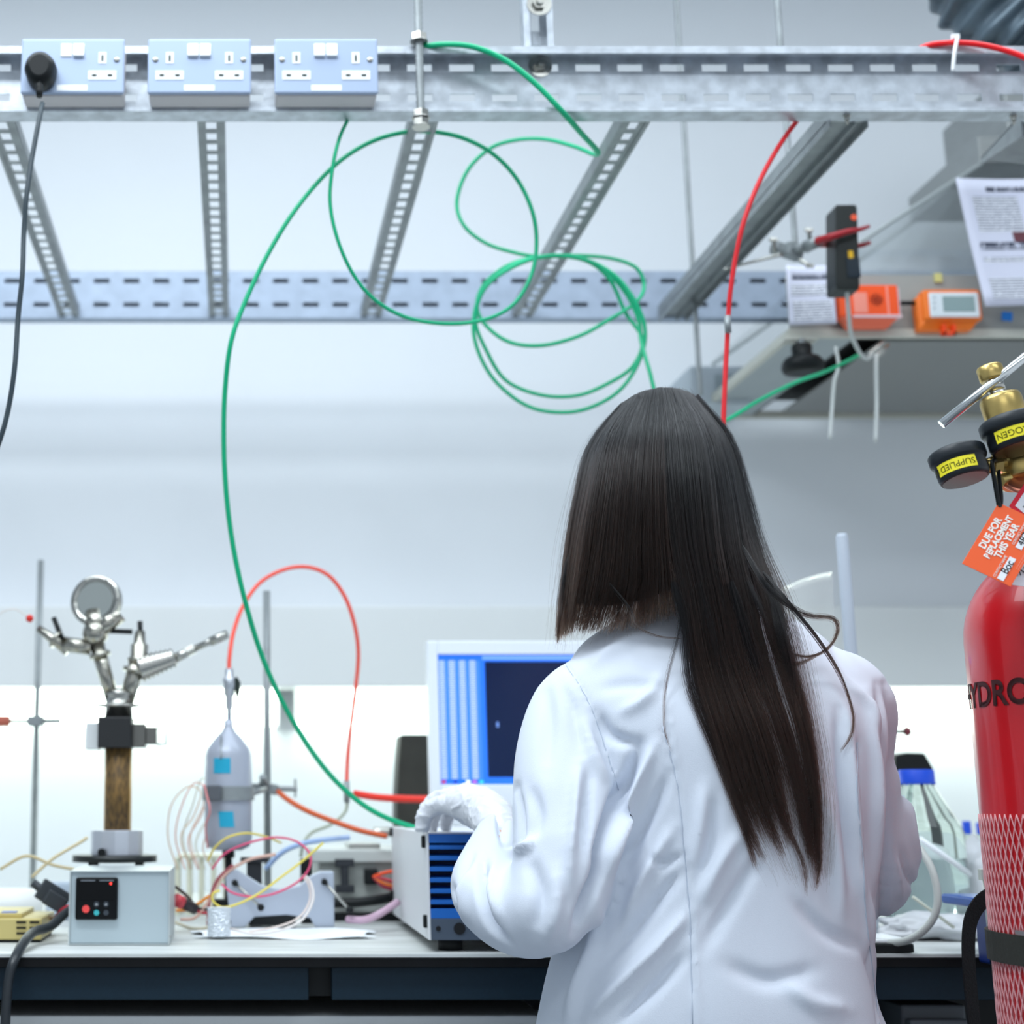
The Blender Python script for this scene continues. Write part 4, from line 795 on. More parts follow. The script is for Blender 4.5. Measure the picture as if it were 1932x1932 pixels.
for i, (col, lab) in enumerate((('#e8c9a8', 'pale tan wire looping widest left of the grey bottle'), ('#f0b8a0', 'peach wire curling left of the grey bottle'), ('#dcd8c0', 'pale olive wire rising left of the grey bottle'), ('#f2d0b8', 'light apricot wire low beside the controller'))):
    x = 335+i*14; wire([(x, 1640, 2.45), (x-18, 1580, 2.45), (x-12+i*6, 1520, 2.45), (x+18, 1485-8*i, 2.45), (x+44, 1495, 2.45), (x+30, 1540, 2.45), (x+6, 1580+6*i, 2.45), (x+24, 1640, 2.45)], .0011, col, 'loop%d' % i, lab)
for i, (col, pts, lab) in enumerate((('#b02838', [(330, 1690), (350, 1700), (375, 1720), (400, 1722)], 'dark red wire bundle right of the controller box'), ('#40342c', [(330, 1672), (352, 1690), (372, 1712), (392, 1716)], 'dark brown wire right of the controller box'), ('#e08a2a', [(332, 1718), (352, 1716), (372, 1706), (396, 1690)], 'orange wire right of the controller box'),
        ('#d8b0a0', [(340, 1735), (370, 1730), (400, 1690), (425, 1650), (470, 1622), (520, 1612)], 'dusty pink wire climbing from the controller to the bottle foot'), ('#a05058', [(392, 1745), (396, 1700), (410, 1660), (440, 1632)], 'maroon wire standing left of the foil cylinder'),
        ('#cfc8b0', [(330, 1740), (365, 1752), (395, 1745), (400, 1700), (420, 1655)], 'beige wire on the bench between controller and tissue'),
        ('#c8b890', [(0, 1640), (50, 1615), (100, 1632), (140, 1640)], 'tan wire behind the controller at the far left'), ('#d8c8a0', [(60, 1655), (100, 1620), (150, 1590), (165, 1580)], 'straw coloured wire climbing to the aluminium collar'))):
    wire([(u, v, 2.3) for u, v in pts], .0024, col, 'b%d' % i, lab)
t = thing('cable_plug', 'black and red cable plug on the bench right of the controller box', 'plug', at(355, 1708, 2.28)); MB().cyl(at(336, 1700, 2.26), at(368, 1715, 2.28), .008).build('plug_body', mat('plug_dark', '#2a2226', .5), t); MB().cyl(at(330, 1697, 2.26), at(345, 1704, 2.265), .0095).build('plug_ring', mat('plug_red', '#c8404a', .4), t)
# clear acrylic rack behind
A = at(335, 1612, 2.62); Bq = at(425, 1690, 2.62)
t = thing('tube_rack', 'cream slatted plastic rack behind the controller box and bottle', 'rack', ((A.x+Bq.x)/2, 2.64, BZ)); cr = mat('cream_plastic', '#eeeed8', .4)
MB().bb((A.x, 2.6, A.z-.006), (Bq.x, 2.68, A.z)).build('top_plate', cr, t, bevel=.001)
for i in range(5): xx = A.x+(Bq.x-A.x)*i/4; MB().bb((xx-.004, 2.605, BZ), (xx+.004, 2.675, A.z-.006)).build('slat', cr, t)
# pale tube along the bench
o = cable('bench_hose', [(655, 1735, 2.3), (690, 1735, 2.28), (720, 1722, 2.27), (750, 1702, 2.3)], .0055, mat('hose_lilac', '#c9a8bc', .4)); tag(o, 'lilac hose on the bench running into the ribbed box', 'hose')
o = cable('bench_hose', [(590, 1700, 2.42), (640, 1704, 2.42), (700, 1700, 2.42), (750, 1690, 2.44)], .0075, blackp); tag(o, 'thick black hose on the bench behind the cradle', 'hose')
# black curved panel
A = at(750, 1386, 2.72); Bq = at(850, 1560, 2.72)
t = thing('black_speaker', 'dark curved panel standing behind the monitor at its left', 'panel', ((A.x+Bq.x)/2, 2.75, BZ))
m = MB(); rs = []
for k in range(13):
    s = k/12; z = BZ+.006+(A.z-BZ-.006)*s; bul = .010*math.sin(math.pi*s); rs.append([Vector(q_) for q_ in ((A.x-bul+.006, 2.72, z), (Bq.x, 2.72, z), (Bq.x, 2.80, z), (A.x-bul+.006, 2.80, z))])
m.rings(rs, True, False); m.build('panel_case', mat('panel_dark', '#34332e', .6, noise=.2, nscale=30), t, bevel=.004)
MB().bb((A.x, 2.715, BZ), (Bq.x, 2.83, BZ+.006)).build('foot', blackp, t)
# monitor
Y = 2.50; t = thing('monitor', 'white framed monitor showing columns of data on a blue screen', 'monitor', (at(1000, 1500, Y).x, Y+.05, BZ))
A, Bq = at(806, 1209, Y), at(1260, 1558, Y); S0, S1 = at(826, 1235, Y), at(1230, 1480, Y)
bez = mat('bezel_white', '#eef4fb', .4)
m = MB().bb((A.x, Y, Bq.z), (S0.x, Y+.03, A.z)).bb((S1.x, Y, Bq.z), (Bq.x, Y+.03, A.z)).bb((S0.x, Y, S0.z), (S1.x, Y+.03, A.z)).bb((S0.x, Y, Bq.z), (S1.x, Y+.03, S1.z)); m.build('bezel', bez, t, bevel=.0025)
MB().bb((A.x+.01, Y+.03, Bq.z+.01), (Bq.x-.01, Y+.06, A.z-.01)).build('back_shell', bez, t, bevel=.006)
xm_ = (A.x+Bq.x)/2; MB().bb((xm_-.03, Y+.06, BZ+.012), (xm_+.03, Y+.08, A.z-.12)).build('stand_neck', bez, t, bevel=.002); MB().bb((xm_-.11, Y-.05, BZ), (xm_+.11, Y+.14, BZ+.012)).build('stand_base', bez, t, bevel=.004)
def scr(name, u0, v0, u1, v1, mm, d): a, b = at(u0, v0, Y), at(u1, v1, Y); return MB().bb((a.x, Y+.004-d, b.z), (b.x, Y+.006, a.z)).build(name, mm, t)
def smat(name, a, b, sx, sz, e):
    m = mat(name, a, .3); N, L = m.node_tree.nodes, m.node_tree.links; p = N['Principled BSDF']
    tc = N.new('ShaderNodeTexCoord'); sp = N.new('ShaderNodeSeparateXYZ'); L.new(tc.outputs['Object'], sp.inputs[0])
    def mt(op, x, y=None):
        q_ = N.new('ShaderNodeMath'); q_.operation = op
        for i, s in enumerate((x, y)):
            if s is None: continue
            if isinstance(s, (int, float)): q_.inputs[i].default_value = s
            else: L.new(s, q_.inputs[i])
        return q_.outputs[0]
    f = mt('MULTIPLY', mt('GREATER_THAN', mt('FRACT', mt('MULTIPLY', sp.outputs[0], sx)), .42), mt('GREATER_THAN', mt('FRACT', mt('MULTIPLY', sp.outputs[2], sz)), .35))
    mx = N.new('ShaderNodeMix'); mx.data_type = 'RGBA'; mx.inputs['A'].default_value = lin(a); mx.inputs['B'].default_value = lin(b); L.new(f, mx.inputs['Factor'])
    L.new(mx.outputs['Result'], p.inputs['Emission Color']); L.new(mx.outputs['Result'], p.inputs['Base Color']); p.inputs['Emission Strength'].default_value = e; return m
scr('screen', 826, 1235, 1230, 1480, mat('screen_blue', '#2668d8', .2, emit=.8), 0)
scr('data_columns', 828, 1246, 912, 1470, smat('data_text', '#3d78d8', '#a9b8f2', 58, 260, .75), .0004)
scr('dark_plot', 915, 1248, 1226, 1466, mat('plot_navy', '#08183a', .2, emit=.5), .0004)
scr('screen_title_bar', 910, 1237, 1226, 1244, mat('title_blue', '#6f9cf0', .2, emit=.7), .0004)
scr('cursor', 937, 1362, 942, 1372, mat('cursor_white', '#6080c0', .2, emit=.8), .0008)
for u, c_ in ((834, '#b03a5a'), (856, '#1a3a9a'), (880, '#f0f4ff'), (892, '#b05ac0'), (905, '#3ac0e0')): scr('task_icon', u, 1472, u+8, 1478, mat('icon'+c_[1:], c_, .3, emit=.7), .0006)
# ribbed blue instrument
Y = 1.975; p0 = at(806, 1571, Y); p1 = at(806, 1774, Y); x0, x1 = p0.x, p0.x+.30; zt_, zb_ = p0.z, p1.z; yb = Y+.45
t = thing('pump_controller', 'white cased instrument with blue ribbed front under the gloved hand', 'instrument', ((x0+x1)/2, (Y+yb)/2, BZ))
wc_ = mat('case_white', '#e2e3e6', .45)
MB().bb((x0-.001, Y, zb_), (x0+.002, yb, zt_)).bb((x0+.002, Y+.006, zt_-.002), (x1, yb, zt_)).bb((x1-.002, Y, zb_), (x1+.001, yb, zt_)).bb((x0+.002, Y+.05, zb_), (x1-.002, yb, zt_-.002)).build('case', wc_, t, bevel=.0008)
zg = at(0, 1733, Y).z
blue = mat('rib_blue', '#1767c0', .4); m = MB().bb((x0+.002, Y+.03, zg), (x1-.002, Y+.05, zt_-.002))
m2 = MB().bb((x0+.002, Y, zt_-.013), (x1-.002, Y+.03, zt_-.002)).bb((x0+.002, Y, zg), (x1-.002, Y+.03, zg+.012))
hz0, hz1 = zg+.012, zt_-.013; nf = 6
for i in range(nf):
    z = hz0+(hz1-hz0)*(i+.62)/nf; m2.prism([(x0+.002, Y+.001, z-.003), (x0+.002, Y+.001, z+.0022), (x0+.002, Y+.03, z+.005), (x0+.002, Y+.03, z-.0005)], (x1-x0-.004, 0, 0))
m2.build('ribbed_front', blue, t, bevel=.0005); m.build('grille_back', mat('grille_navy', '#0a2450', .6), t)
g = mat('strip_slate', '#4e5a6a', .5, .2); MB().bb((x0+.002, Y, zb_), (x1-.002, Y+.05, zg)).build('lower_strip', g, t, bevel=.0008)
for u, r_ in ((827, .0032), (867, .0075)): c = at(u, 1752, Y); MB().cyl((c.x, Y-.0012, c.z), (c.x, Y+.002, c.z), r_).build('screw_hole', mat('hole_black', '#0b0d12', .7), t)
for z in (zt_-.012, zb_+.022): MB().box((x0-.003, Y+.019, z), (.005, .012, .016)).build('corner_cap', blackp, t, bevel=.0015)
for z in (zt_-.008, zb_+.03): MB().box((x0-.003, yb-.012, z), (.005, .012, .014)).build('corner_cap', blackp, t, bevel=.0015)
for xx in (x0+.03, x1-.03):
    for yy in (Y+.03, yb-.03): MB().cyl((xx, yy, BZ), (xx, yy, zb_), .016, n=24).build('rubber_foot', blackr, t)
# ---------------------------------------------------------------- right side of the bench
glass = mat('clear_glass', '#e8f4f0', .03, trans=.95, ior=1.3)
capb = mat('cap_blue', '#1a50d8', .4)
def media_bottle(u, vcap0, vcap1, Y, w_cap, w_body, vb, lab, grp=None):
    c = at(u, vb, Y); s = mpp(1550, Y); t = thing('reagent_bottle', lab, 'bottle', (c.x, Y, BZ), grp)
    zc0, zc1 = at(0, vcap0, Y).z, at(0, vcap1, Y).z; r = w_body/2*s; rc = w_cap/2*s; z0 = BZ
    sh = z0+(zc1-z0)*.66
    MB().lathe([(r*.9, 0), (r, .005), (r, sh-z0), (r*.93, sh-z0+.012), (rc*.95, zc1-z0-.004), (rc*.9, zc1-z0+.002)], (c.x, Y, z0), (0, 0, 1), 32).build('glass_body', glass, t)
    MB().lathe([(r*.94, .003), (r*.94, (sh-z0)*.75)], (c.x, Y, z0), (0, 0, 1), 32).build('liquid', mat('clear_liquid', '#eef6f8', .02, trans=.9, ior=1.2), t)
    MB().lathe([(rc, 0), (rc*1.02, .002), (rc, .004), (rc, zc0-zc1-.002), (rc*.93, zc0-zc1)], (c.x, Y, zc1), (0, 0, 1), 28).build('cap', capb, t)
media_bottle(1749, 1452, 1480, 2.30, 64, 150, 1700, 'large clear bottle with blue cap at the right of the lab coat sleeve')
media_bottle(1833, 1549, 1574, 2.75, 15, 50, 1660, 'small bottle with narrow blue cap behind the large bottle, upper left of four')
media_bottle(1864, 1552, 1574, 2.75, 24, 44, 1660, 'small bottle with blue cap nearest the red cylinder, upper right of four')
media_bottle(1807, 1604, 1630, 2.50, 12, 40, 1700, 'small bottle with blue cap partly hidden by the large bottle')
media_bottle(1841, 1600, 1628, 2.50, 22, 40, 1700, 'small bottle with blue cap in the front row beside the plastic bag')
A = at(1712, 1420, 2.6)
t = thing('black_stand_head', 'black angular object standing behind the large bottle', 'device', (A.x+.02, 2.62, BZ))
MB().prism([at(1690, 1508, 2.6), at(1690, 1425, 2.6), at(1712, 1420, 2.6), at(1745, 1421, 2.6), at(1762, 1450, 2.6), at(1765, 1470, 2.6), at(1730, 1490, 2.6), at(1722, 1508, 2.6)], (0, .05, 0)).build('head', blackp, t, bevel=.003)
MB().bb((at(1700, 1550, 2.6).x-.01, 2.61, BZ+.01), (at(1716, 1550, 2.6).x, 2.64, at(0, 1500, 2.6).z)).bb((A.x-.05, 2.57, BZ), (A.x+.05, 2.68, BZ+.01)).build('stand', blackp, t)
bag = mat('plastic_film', '#f4f6fa', .3, trans=.25, alpha=.9, bump=.4, bscale=40)
def crumple(name, c, sz, lab, seed, m=bag, cat='bag'):
    rn = random.Random(seed); bm_ = bmesh.new(); bmesh.ops.create_icosphere(bm_, subdivisions=4, radius=1); from mathutils import noise as nz
    for v in bm_.verts:
        d = nz.noise(v.co*2.3+Vector((seed, 0, 0)))*.32+abs(nz.noise(v.co*6+Vector((0, seed, 0))))*-.22
        v.co *= 1+d; v.co.x *= sz[0]; v.co.y *= sz[1]; v.co.z = max(v.co.z, -.55)*sz[2]
    for f in bm_.faces: f.smooth = True
    zmin = min(v.co.z for v in bm_.verts); k = MB(); k.bm.free(); k.bm = bm_; o = k.build(name, m); o.location = (c[0], c[1], BZ-zmin+.001 if c[2] is None else c[2]); return tag(o, lab, cat)
p = at(1770, 1650, 2.5); crumple('plastic_bag', (p.x-.01, 2.42, None), (.085, .06, .075), 'white crumpled plastic bag on the bench right of the sleeve', 2)
p = at(1850, 1660, 2.35); crumple('plastic_bag', (p.x+.01, 2.33, None), (.085, .06, .085), 'clear crumpled plastic bag heaped beside the red cylinder', 5)
p = at(1765, 1720, 2.15); crumple('plastic_bag', (p.x, 2.16, None), (.09, .05, .022), 'flat crumpled plastic wrapper in front of the large bottle', 9)
p = at(1800, 1735, 2.1); o = MB().bb((p.x-.05, 2.13, BZ), (p.x+.05, 2.2, BZ+.006)).build('dark_card', mat('card_dark', '#3a3d3c', .6)); tag(o, 'thin dark card lying under the plastic wrapper', 'card')
o = MB().tube([at(1735, 1582, 2.2), at(1800, 1628, 2.2), at(1830, 1650, 2.22)], .004, 8).build('plastic_straw', mat('straw', '#f2f6fa', .3)); tag(o, 'clear plastic tube slanting across the plastic bag', 'tube')
o = MB().tube([at(1722, 1692, 2.1), at(1800, 1750, 2.1)], .0022, 8).build('plastic_straw', mat('straw2', '#c8cabc', .3)); tag(o, 'thin grey rod slanting low on the bench', 'rod')
o = cable('grey_cable', [(1735, 1600, 1.95), (1758, 1640, 1.93), (1769, 1690, 1.92), (1762, 1730, 1.92), (1735, 1762, 1.93), (1700, 1777, 1.95), (1655, 1777, 1.98), (1600, 1765, 2.02)], .0046, mat('cable_light', '#c2c4bf', .4)); tag(o, 'light grey cable looping out past the sleeve onto the bench', 'cable')
A = at(1650, 1800, 1.96); Bq = at(1722, 1784, 1.96)
t = thing('keyboard', 'black low device with white rim at the bench edge right of the coat', 'keyboard', (A.x-.1, 2.0, BZ)); MB().bb((A.x-.3, 1.955, BZ+.001), (Bq.x, 2.05, BZ+.012)).build('key_tray', blackp, t, bevel=.002); MB().bb((A.x-.3, 1.962, BZ+.012), (Bq.x+.004, 2.06, BZ+.016)).build('white_rim', whitep, t, bevel=.001)
c = at(1672, 1757, 2.0); o = MB().lathe([(.02, 0), (.022, .006), (.018, .014), (.008, .019)], (c.x, 2.09, BZ), (0, 0, 1), 28).build('computer_mouse', blackp); tag(o, 'black rounded knob beside the coat on the bench', 'knob')
# acrylic tube on the right with film
p = at(1588, 1007, 2.15); t = thing('acrylic_tube', 'upright clear acrylic tube rising behind the shoulder at right', 'tube', (p.x, 2.15, BZ))
MB().lathe([(.0088, 0), (.0088, p.z-BZ-.006), (.007, p.z-BZ)], (p.x, 2.15, BZ), (0, 0, 1), 24).build('tube_body', mat('frost_tube', '#cdd6e2', .25, alpha=.75), t)
m = MB(); g = []
for j in range(13):
    row = []
    for i in range(13):
        s, r_ = i/12, j/12; top = at(1480+100*s, 1108-34*math.sin(s*1.4), 2.12); bot = at(1480+112*s, 1300, 2.12); pp = top.lerp(bot, r_); row.append(m.v((pp.x, 2.14+.008*math.sin(6*s+4*r_)*(1-s), pp.z)))
    g.append(row)
for j in range(12):
    for i in range(12): m._f([g[j][i], g[j][i+1], g[j+1][i+1], g[j+1][i]], True)
o = m.build('film_sheet', mat('film_clear', '#f0f2ee', .15, trans=.6, alpha=.35), t); so = o.modifiers.new('s', 'SOLIDIFY'); so.thickness = .0005
p = at(1708, 1380, 2.5); t = thing('valve_knob', 'small maroon valve knob above the black device beside the sleeve', 'knob', p); MB().cyl((p.x-.04, 2.5, p.z), (p.x, 2.5, p.z), .003).build('valve_stem', steel, t); MB().cyl((p.x-.04, 2.5, BZ), (p.x-.04, 2.5, p.z+.01), .006).build('valve_post', steel, t); MB().lathe([(.007, 0), (.008, .004), (.005, .008)], p, (1, 0, 0), 12).build('knob', mat('maroon', '#7a2a38', .5), t)
# ---------------------------------------------------------------- person
person = thing('person', 'person with long dark hair in white lab coat and grey gloves, back turned', 'person', (.52, 1.68, 0))
def raw(mb, voxel):
    """union of overlapping closed shapes -> (verts, faces)"""
    o = mb.build('tmp', paper); r = o.modifiers.new('r', 'REMESH'); r.mode = 'VOXEL'; r.voxel_size = voxel
    bpy.context.view_layer.update()
    me = bpy.data.meshes.new_from_object(o.evaluated_get(bpy.context.evaluated_depsgraph_get())); bpy.data.objects.remove(o); return me
def arr(me):
    V = np.empty(len(me.vertices)*3); me.vertices.foreach_get('co', V); E = np.empty(len(me.edges)*2, int); me.edges.foreach_get('vertices', E)
    return V.reshape(-1, 3), E.reshape(-1, 2)
def smooth_(V, E, it, lam=.5):
    n = len(V); deg = np.bincount(E.ravel(), minlength=n)[:, None].clip(1)
    for _ in range(it):
        S = np.zeros_like(V)
        for a, b in ((0, 1), (1, 0)):
            for k in range(3): S[:, k] += np.bincount(E[:, a], weights=V[E[:, b], k], minlength=n)
        V = V+lam*(S/deg-V)
    return V
def finish(me, V, name, m, parent, kind_label=None):
    me.vertices.foreach_set('co', V.ravel()); me.update(); me.name = name
    me.materials.clear(); me.materials.append(m)
    me.polygons.foreach_set('use_smooth', [True]*len(me.polygons))
    o = bpy.data.objects.new(name, me); COL.objects.link(o); o.parent = parent; o.matrix_parent_inverse = Matrix.Translation(-parent.location)
    if kind_label: o['label'] = kind_label
    return o
def limb(m, pts, n=20, sub=5):
    """pts: (x,y,z,r) -> smooth tapered closed limb"""
    S = spline([Vector((p[0], p[1], p[2])) for p in pts], sub); R = np.interp(np.linspace(0, len(pts)-1, len(S)), range(len(pts)), [p[3] for p in pts])
    m.tube(S, lambda s: float(np.interp(s, np.linspace(0, 1, len(S)), R)), n)
    m.ball(S[0], R[0]*.995, 16); m.ball(S[-1], R[-1]*.995, 16)
def secs(m, rows, n=48, ex=2.4):
    """rows: (z, xl, xr, yc, half_depth)"""
    Z = [r[0] for r in rows]; ks = np.linspace(0, len(rows)-1, (len(rows)-1)*5+1); P = np.array(rows); rs = []
    from_ = spline([Vector((r[1], r[2], r[0])) for r in rows], 5); f2 = spline([Vector((r[3], r[4], r[0])) for r in rows], 5)
    for a, b in zip(from_, f2):
        cx, hw, yc, hd = (a.x+a.y)/2, (a.y-a.x)/2, b.x, b.y; ring = []
        for k in range(n):
            t = 2*math.pi*k/n; c, s = math.cos(t), math.sin(t)
            ring.append(Vector((cx+hw*math.copysign(abs(c)**(2/ex), c), yc+hd*math.copysign(abs(s)**(2/ex), s), a.z)))
        rs.append(ring)
    m.rings(rs)
LSH, LEL, LWR = (.372, 1.69, 1.232), (.312, 1.60, 1.010), (.312, 1.895, 1.103)
def coat_shape():
    m = MB()
    secs(m, [(.50, .262, .760, 1.70, .150), (.70, .288, .730, 1.70, .140), (.887, .326, .692, 1.69, .122), (.964, .348, .684, 1.69, .113), (1.013, .366, .690, 1.69, .108), (1.07, .372, .700, 1.69, .106),
             (1.125, .372, .714, 1.69, .108), (1.19, .362, .728, 1.69, .104), (1.235, .357, .724, 1.695, .094), (1.268, .374, .706, 1.70, .080), (1.298, .395, .672, 1.705, .066), (1.325, .436, .632, 1.71, .055), (1.350, .475, .595, 1.715, .050), (1.372, .488, .582, 1.72, .047)])
    limb(m, [(.415, 1.69, 1.240, .050), (.385, 1.69, 1.215, .057), (.365, 1.675, 1.165, .058), (.358, 1.650, 1.110, .061), (.348, 1.625, 1.055, .059), (.322, 1.605, 1.008, .046)], 24)
    limb(m, [(.350, 1.64, 1.065, .048), (.322, 1.615, 1.010, .046), (.297, 1.650, 1.003, .046), (.281, 1.715, 1.022, .045), (.297, 1.775, 1.046, .041), (.313, 1.825, 1.072, .033), (.322, 1.86, 1.086, .027)], 24)
    limb(m, [(.655, 1.70, 1.250, .05), (.683, 1.70, 1.222, .058), (.684, 1.715, 1.16, .058), (.690, 1.73, 1.10, .058), (.704, 1.74, 1.055, .056)], 24)
    limb(m, [(.704, 1.74, 1.10, .056), (.716, 1.745, 1.048, .054), (.695, 1.79, 1.030, .055), (.66, 1.85, 1.036, .046), (.625, 1.91, 1.045, .037)], 24)
    return m
me = raw(coat_shape(), .0042); V, E = arr(me); V = smooth_(V, E, 7)
def normals(me, V):
    me.vertices.foreach_set('co', V.ravel()); me.update(); N = np.empty(len(V)*3); me.vertices.foreach_get('normal', N); return N.reshape(-1, 3)
def stroke_d(u, v, pts):
    """signed side, distance in px and arclength 0..1 to a polyline"""
    best = np.full(len(u), 1e9); side = np.zeros(len(u)); s_ = np.zeros(len(u)); P = np.array(pts, float); L = np.r_[0, np.cumsum(np.hypot(*(P[1:]-P[:-1]).T))]
    for i in range(len(P)-1):
        d = P[i+1]-P[i]; l2 = (d**2).sum(); t = np.clip(((u-P[i, 0])*d[0]+(v-P[i, 1])*d[1])/l2, 0, 1); du, dv = u-(P[i, 0]+t*d[0]), v-(P[i, 1]+t*d[1]); dd = np.hypot(du, dv)
        k = dd < best; best[k] = dd[k]; side[k] = np.sign(du*d[1]-dv*d[0])[k]; s_[k] = ((L[i]+t*math.sqrt(l2))/L[-1])[k]
    return best, side, s_
def spl2(pts): return [(p.x, p.y) for p in spline([Vector((a, b, 0)) for a, b in pts], 5)]
# drape folds: (polyline, width px, amplitude mm, taper?)
FO = [
 ([(1041,1228),(1069,1257),(1100,1304),(1121,1350),(1144,1417),(1167,1490)], 3, -2.2, 0),
 ([(1167,1485),(1152,1536),(1134,1600),(1128,1650),(1105,1700),(1085,1760)], 12, -13, 1),
 ([(1250,1371),(1271,1448),(1284,1521),(1289,1588),(1297,1666),(1303,1769),(1307,1940)], 2.6, -1.8, 0),
 ([(1260,1330),(1278,1448),(1292,1521),(1297,1588),(1305,1666),(1311,1769),(1315,1940)], 6, 1.6, 0),
 ([(1618,1400),(1618,1510),(1628,1614),(1633,1718),(1644,1811),(1659,1932)], 3, -2.2, 0),
 ([(1668,1290),(1686,1350),(1690,1420),(1680,1500),(1675,1614),(1668,1700),(1655,1780)], 9, -8, 1),
 ([(1130,1345),(1150,1385),(1185,1400),(1208,1402)], 14, -6, 1),
 ([(1208,1400),(1190,1450),(1172,1500),(1150,1560)], 15, -9, 1),
 ([(1235,1405),(1212,1460),(1190,1515),(1168,1570),(1150,1640)], 13, 8, 1),
 ([(1262,1460),(1235,1520),(1205,1580),(1180,1640),(1160,1700)], 14, -7, 1),
 ([(1270,1560),(1235,1620),(1205,1680),(1180,1740)], 15, 6, 1),
 ([(1290,1640),(1240,1700),(1190,1760),(1140,1815)], 15, -6, 1),
 ([(1300,1720),(1240,1790),(1180,1850),(1110,1920)], 17, 7, 1),
 ([(1298,1800),(1250,1850),(1200,1900),(1160,1940)], 15, -6, 1),
 ([(1130,1700),(1120,1780),(1090,1860),(1070,1940)], 16, 6, 1),
 ([(1095,1350),(1120,1430),(1150,1480)], 15, 5, 1),
 ([(1250,1270),(1215,1320),(1170,1345)], 16, 4, 1),
 ([(1225,1615),(1250,1630),(1290,1612)], 9, -4, 1),
 ([(1395,1570),(1350,1640),(1320,1710)], 18, 5, 1), ([(1430,1620),(1380,1700),(1330,1790)], 18, -4, 1), ([(1330,1480),(1320,1560),(1308,1640)], 16, 4, 1), ([(1350,1500),(1345,1580),(1325,1660)], 14, -3.5, 1),
 ([(1580,1340),(1588,1450),(1598,1560),(1605,1680)], 12, -5, 1), ([(1600,1330),(1606,1440),(1616,1560),(1622,1680)], 12, 4, 1),
 ([(1640,1330),(1652,1440),(1650,1560),(1648,1680)], 11, 6, 1), ([(1655,1290),(1668,1380),(1668,1480),(1662,1600)], 9, -5, 1),
 ([(1550,1480),(1575,1600),(1590,1740)], 18, 4, 1), ([(1500,1700),(1560,1760),(1630,1790)], 18, -4, 1), ([(1620,1640),(1636,1720),(1640,1800)], 12, 4, 1), ([(1630,1790),(1655,1860),(1675,1940)], 12, -4, 1),
 ([(1480,1850),(1530,1890),(1600,1905)], 20, 4, 1), ([(1370,1820),(1450,1850),(1540,1830)], 22, -4, 1),
 # left sleeve
 ([(948,1590),(944,1545),(958,1500),(976,1482)], 9, -9, 1), ([(976,1482),(982,1530),(983,1575),(975,1596),(950,1598)], 7, -5, 1),
 ([(940,1480),(935,1540),(940,1600)], 10, 3, 1), ([(962,1604),(990,1598),(1008,1580)], 10, 6, 1),
 ([(914,1610),(908,1650),(909,1692),(924,1743),(962,1780)], 9, -10, 1), ([(936,1620),(930,1680),(945,1740)], 11, 5, 1), ([(885,1640),(872,1690),(880,1745)], 12, 5, 1),
 ([(842,1660),(866,1700),(862,1740)], 8, -5, 1), ([(895,1600),(875,1640),(866,1680)], 9, -4, 1),
 ([(1092,1440),(1084,1540),(1076,1620),(1074,1680)], 13, 6, 1), ([(1112,1450),(1104,1540),(1098,1620)], 11, -5, 1), ([(1030,1290),(1035,1370),(1030,1450)], 20, -3, 1),
 ([(1000,1620),(1020,1690),(1010,1760)], 20, -5, 1), ([(1050,1640),(1050,1710),(1030,1780)], 15, 4, 1), ([(1060,1290),(1085,1350),(1100,1420)], 14, -3, 1), ([(1000,1480),(1015,1540),(1000,1600)], 16, -3, 1),
 # right sleeve
 ([(1698,1400),(1706,1500),(1722,1580),(1742,1640)], 9, 4, 1), ([(1700,1600),(1715,1650),(1735,1690)], 9, -4, 1), ([(1690,1620),(1700,1700)], 9, 3, 1),
 # shoulders
 ([(1110,1260),(1160,1220),(1230,1190)], 18, 3, 1), ([(1560,1200),(1600,1260),(1640,1300)], 16, -3.5, 1), ([(1600,1290),(1640,1330),(1668,1400)], 12, 4, 1), ([(1130,1300),(1190,1290),(1260,1300)], 18, -3, 1)]
u, v = proj(V); N = normals(me, V); face = np.clip((-N[:, 1]+.15)/.5, 0, 1)
D = np.zeros(len(V))
for pts, w, amp, tp_ in FO:
    d, sd, s = stroke_d(u, v, spl2(pts)); w = w*.70 if w > 5 else w; prof = np.exp(-(d/w)**2)
    if tp_: prof *= np.sin(np.pi*np.clip(s, .02, .98))**.6
    D += amp*.001*2.0*prof
V = V+N*(D*face)[:, None]
rn = np.sin(V[:, 2]*23+V[:, 0]*31)*np.sin(V[:, 0]*41-V[:, 2]*17)*.0012
N = normals(me, V); V = V+N*(rn*face)[:, None]; V = smooth_(V, E, 1, .4)
cloth = mat('white_cotton', '#d9dfea', .85, bump=.12, bscale=900, spec=.2)
coat = finish(me, V, 'lab_coat', cloth, person)
bvh = BVHTree.FromPolygons([tuple(p) for p in V], [tuple(p.vertices) for p in me.polygons])
for pts in (FO[0][0], FO[2][0], FO[4][0]):
    pl = []
    for a, b in spl2(pts):
        o_ = Vector((0, 0, CZ)); h = bvh.ray_cast(o_, (at(a, b, 1.0)-o_).normalized())
        if h[0] is not None and h[0].y < 1.8: pl.append(h[0]+h[1]*.00045)
    if len(pl) > 3: MB().tube(pl, .00055, 6).build('seam', mat('seam_thread', '#c2cad8', .9), person)
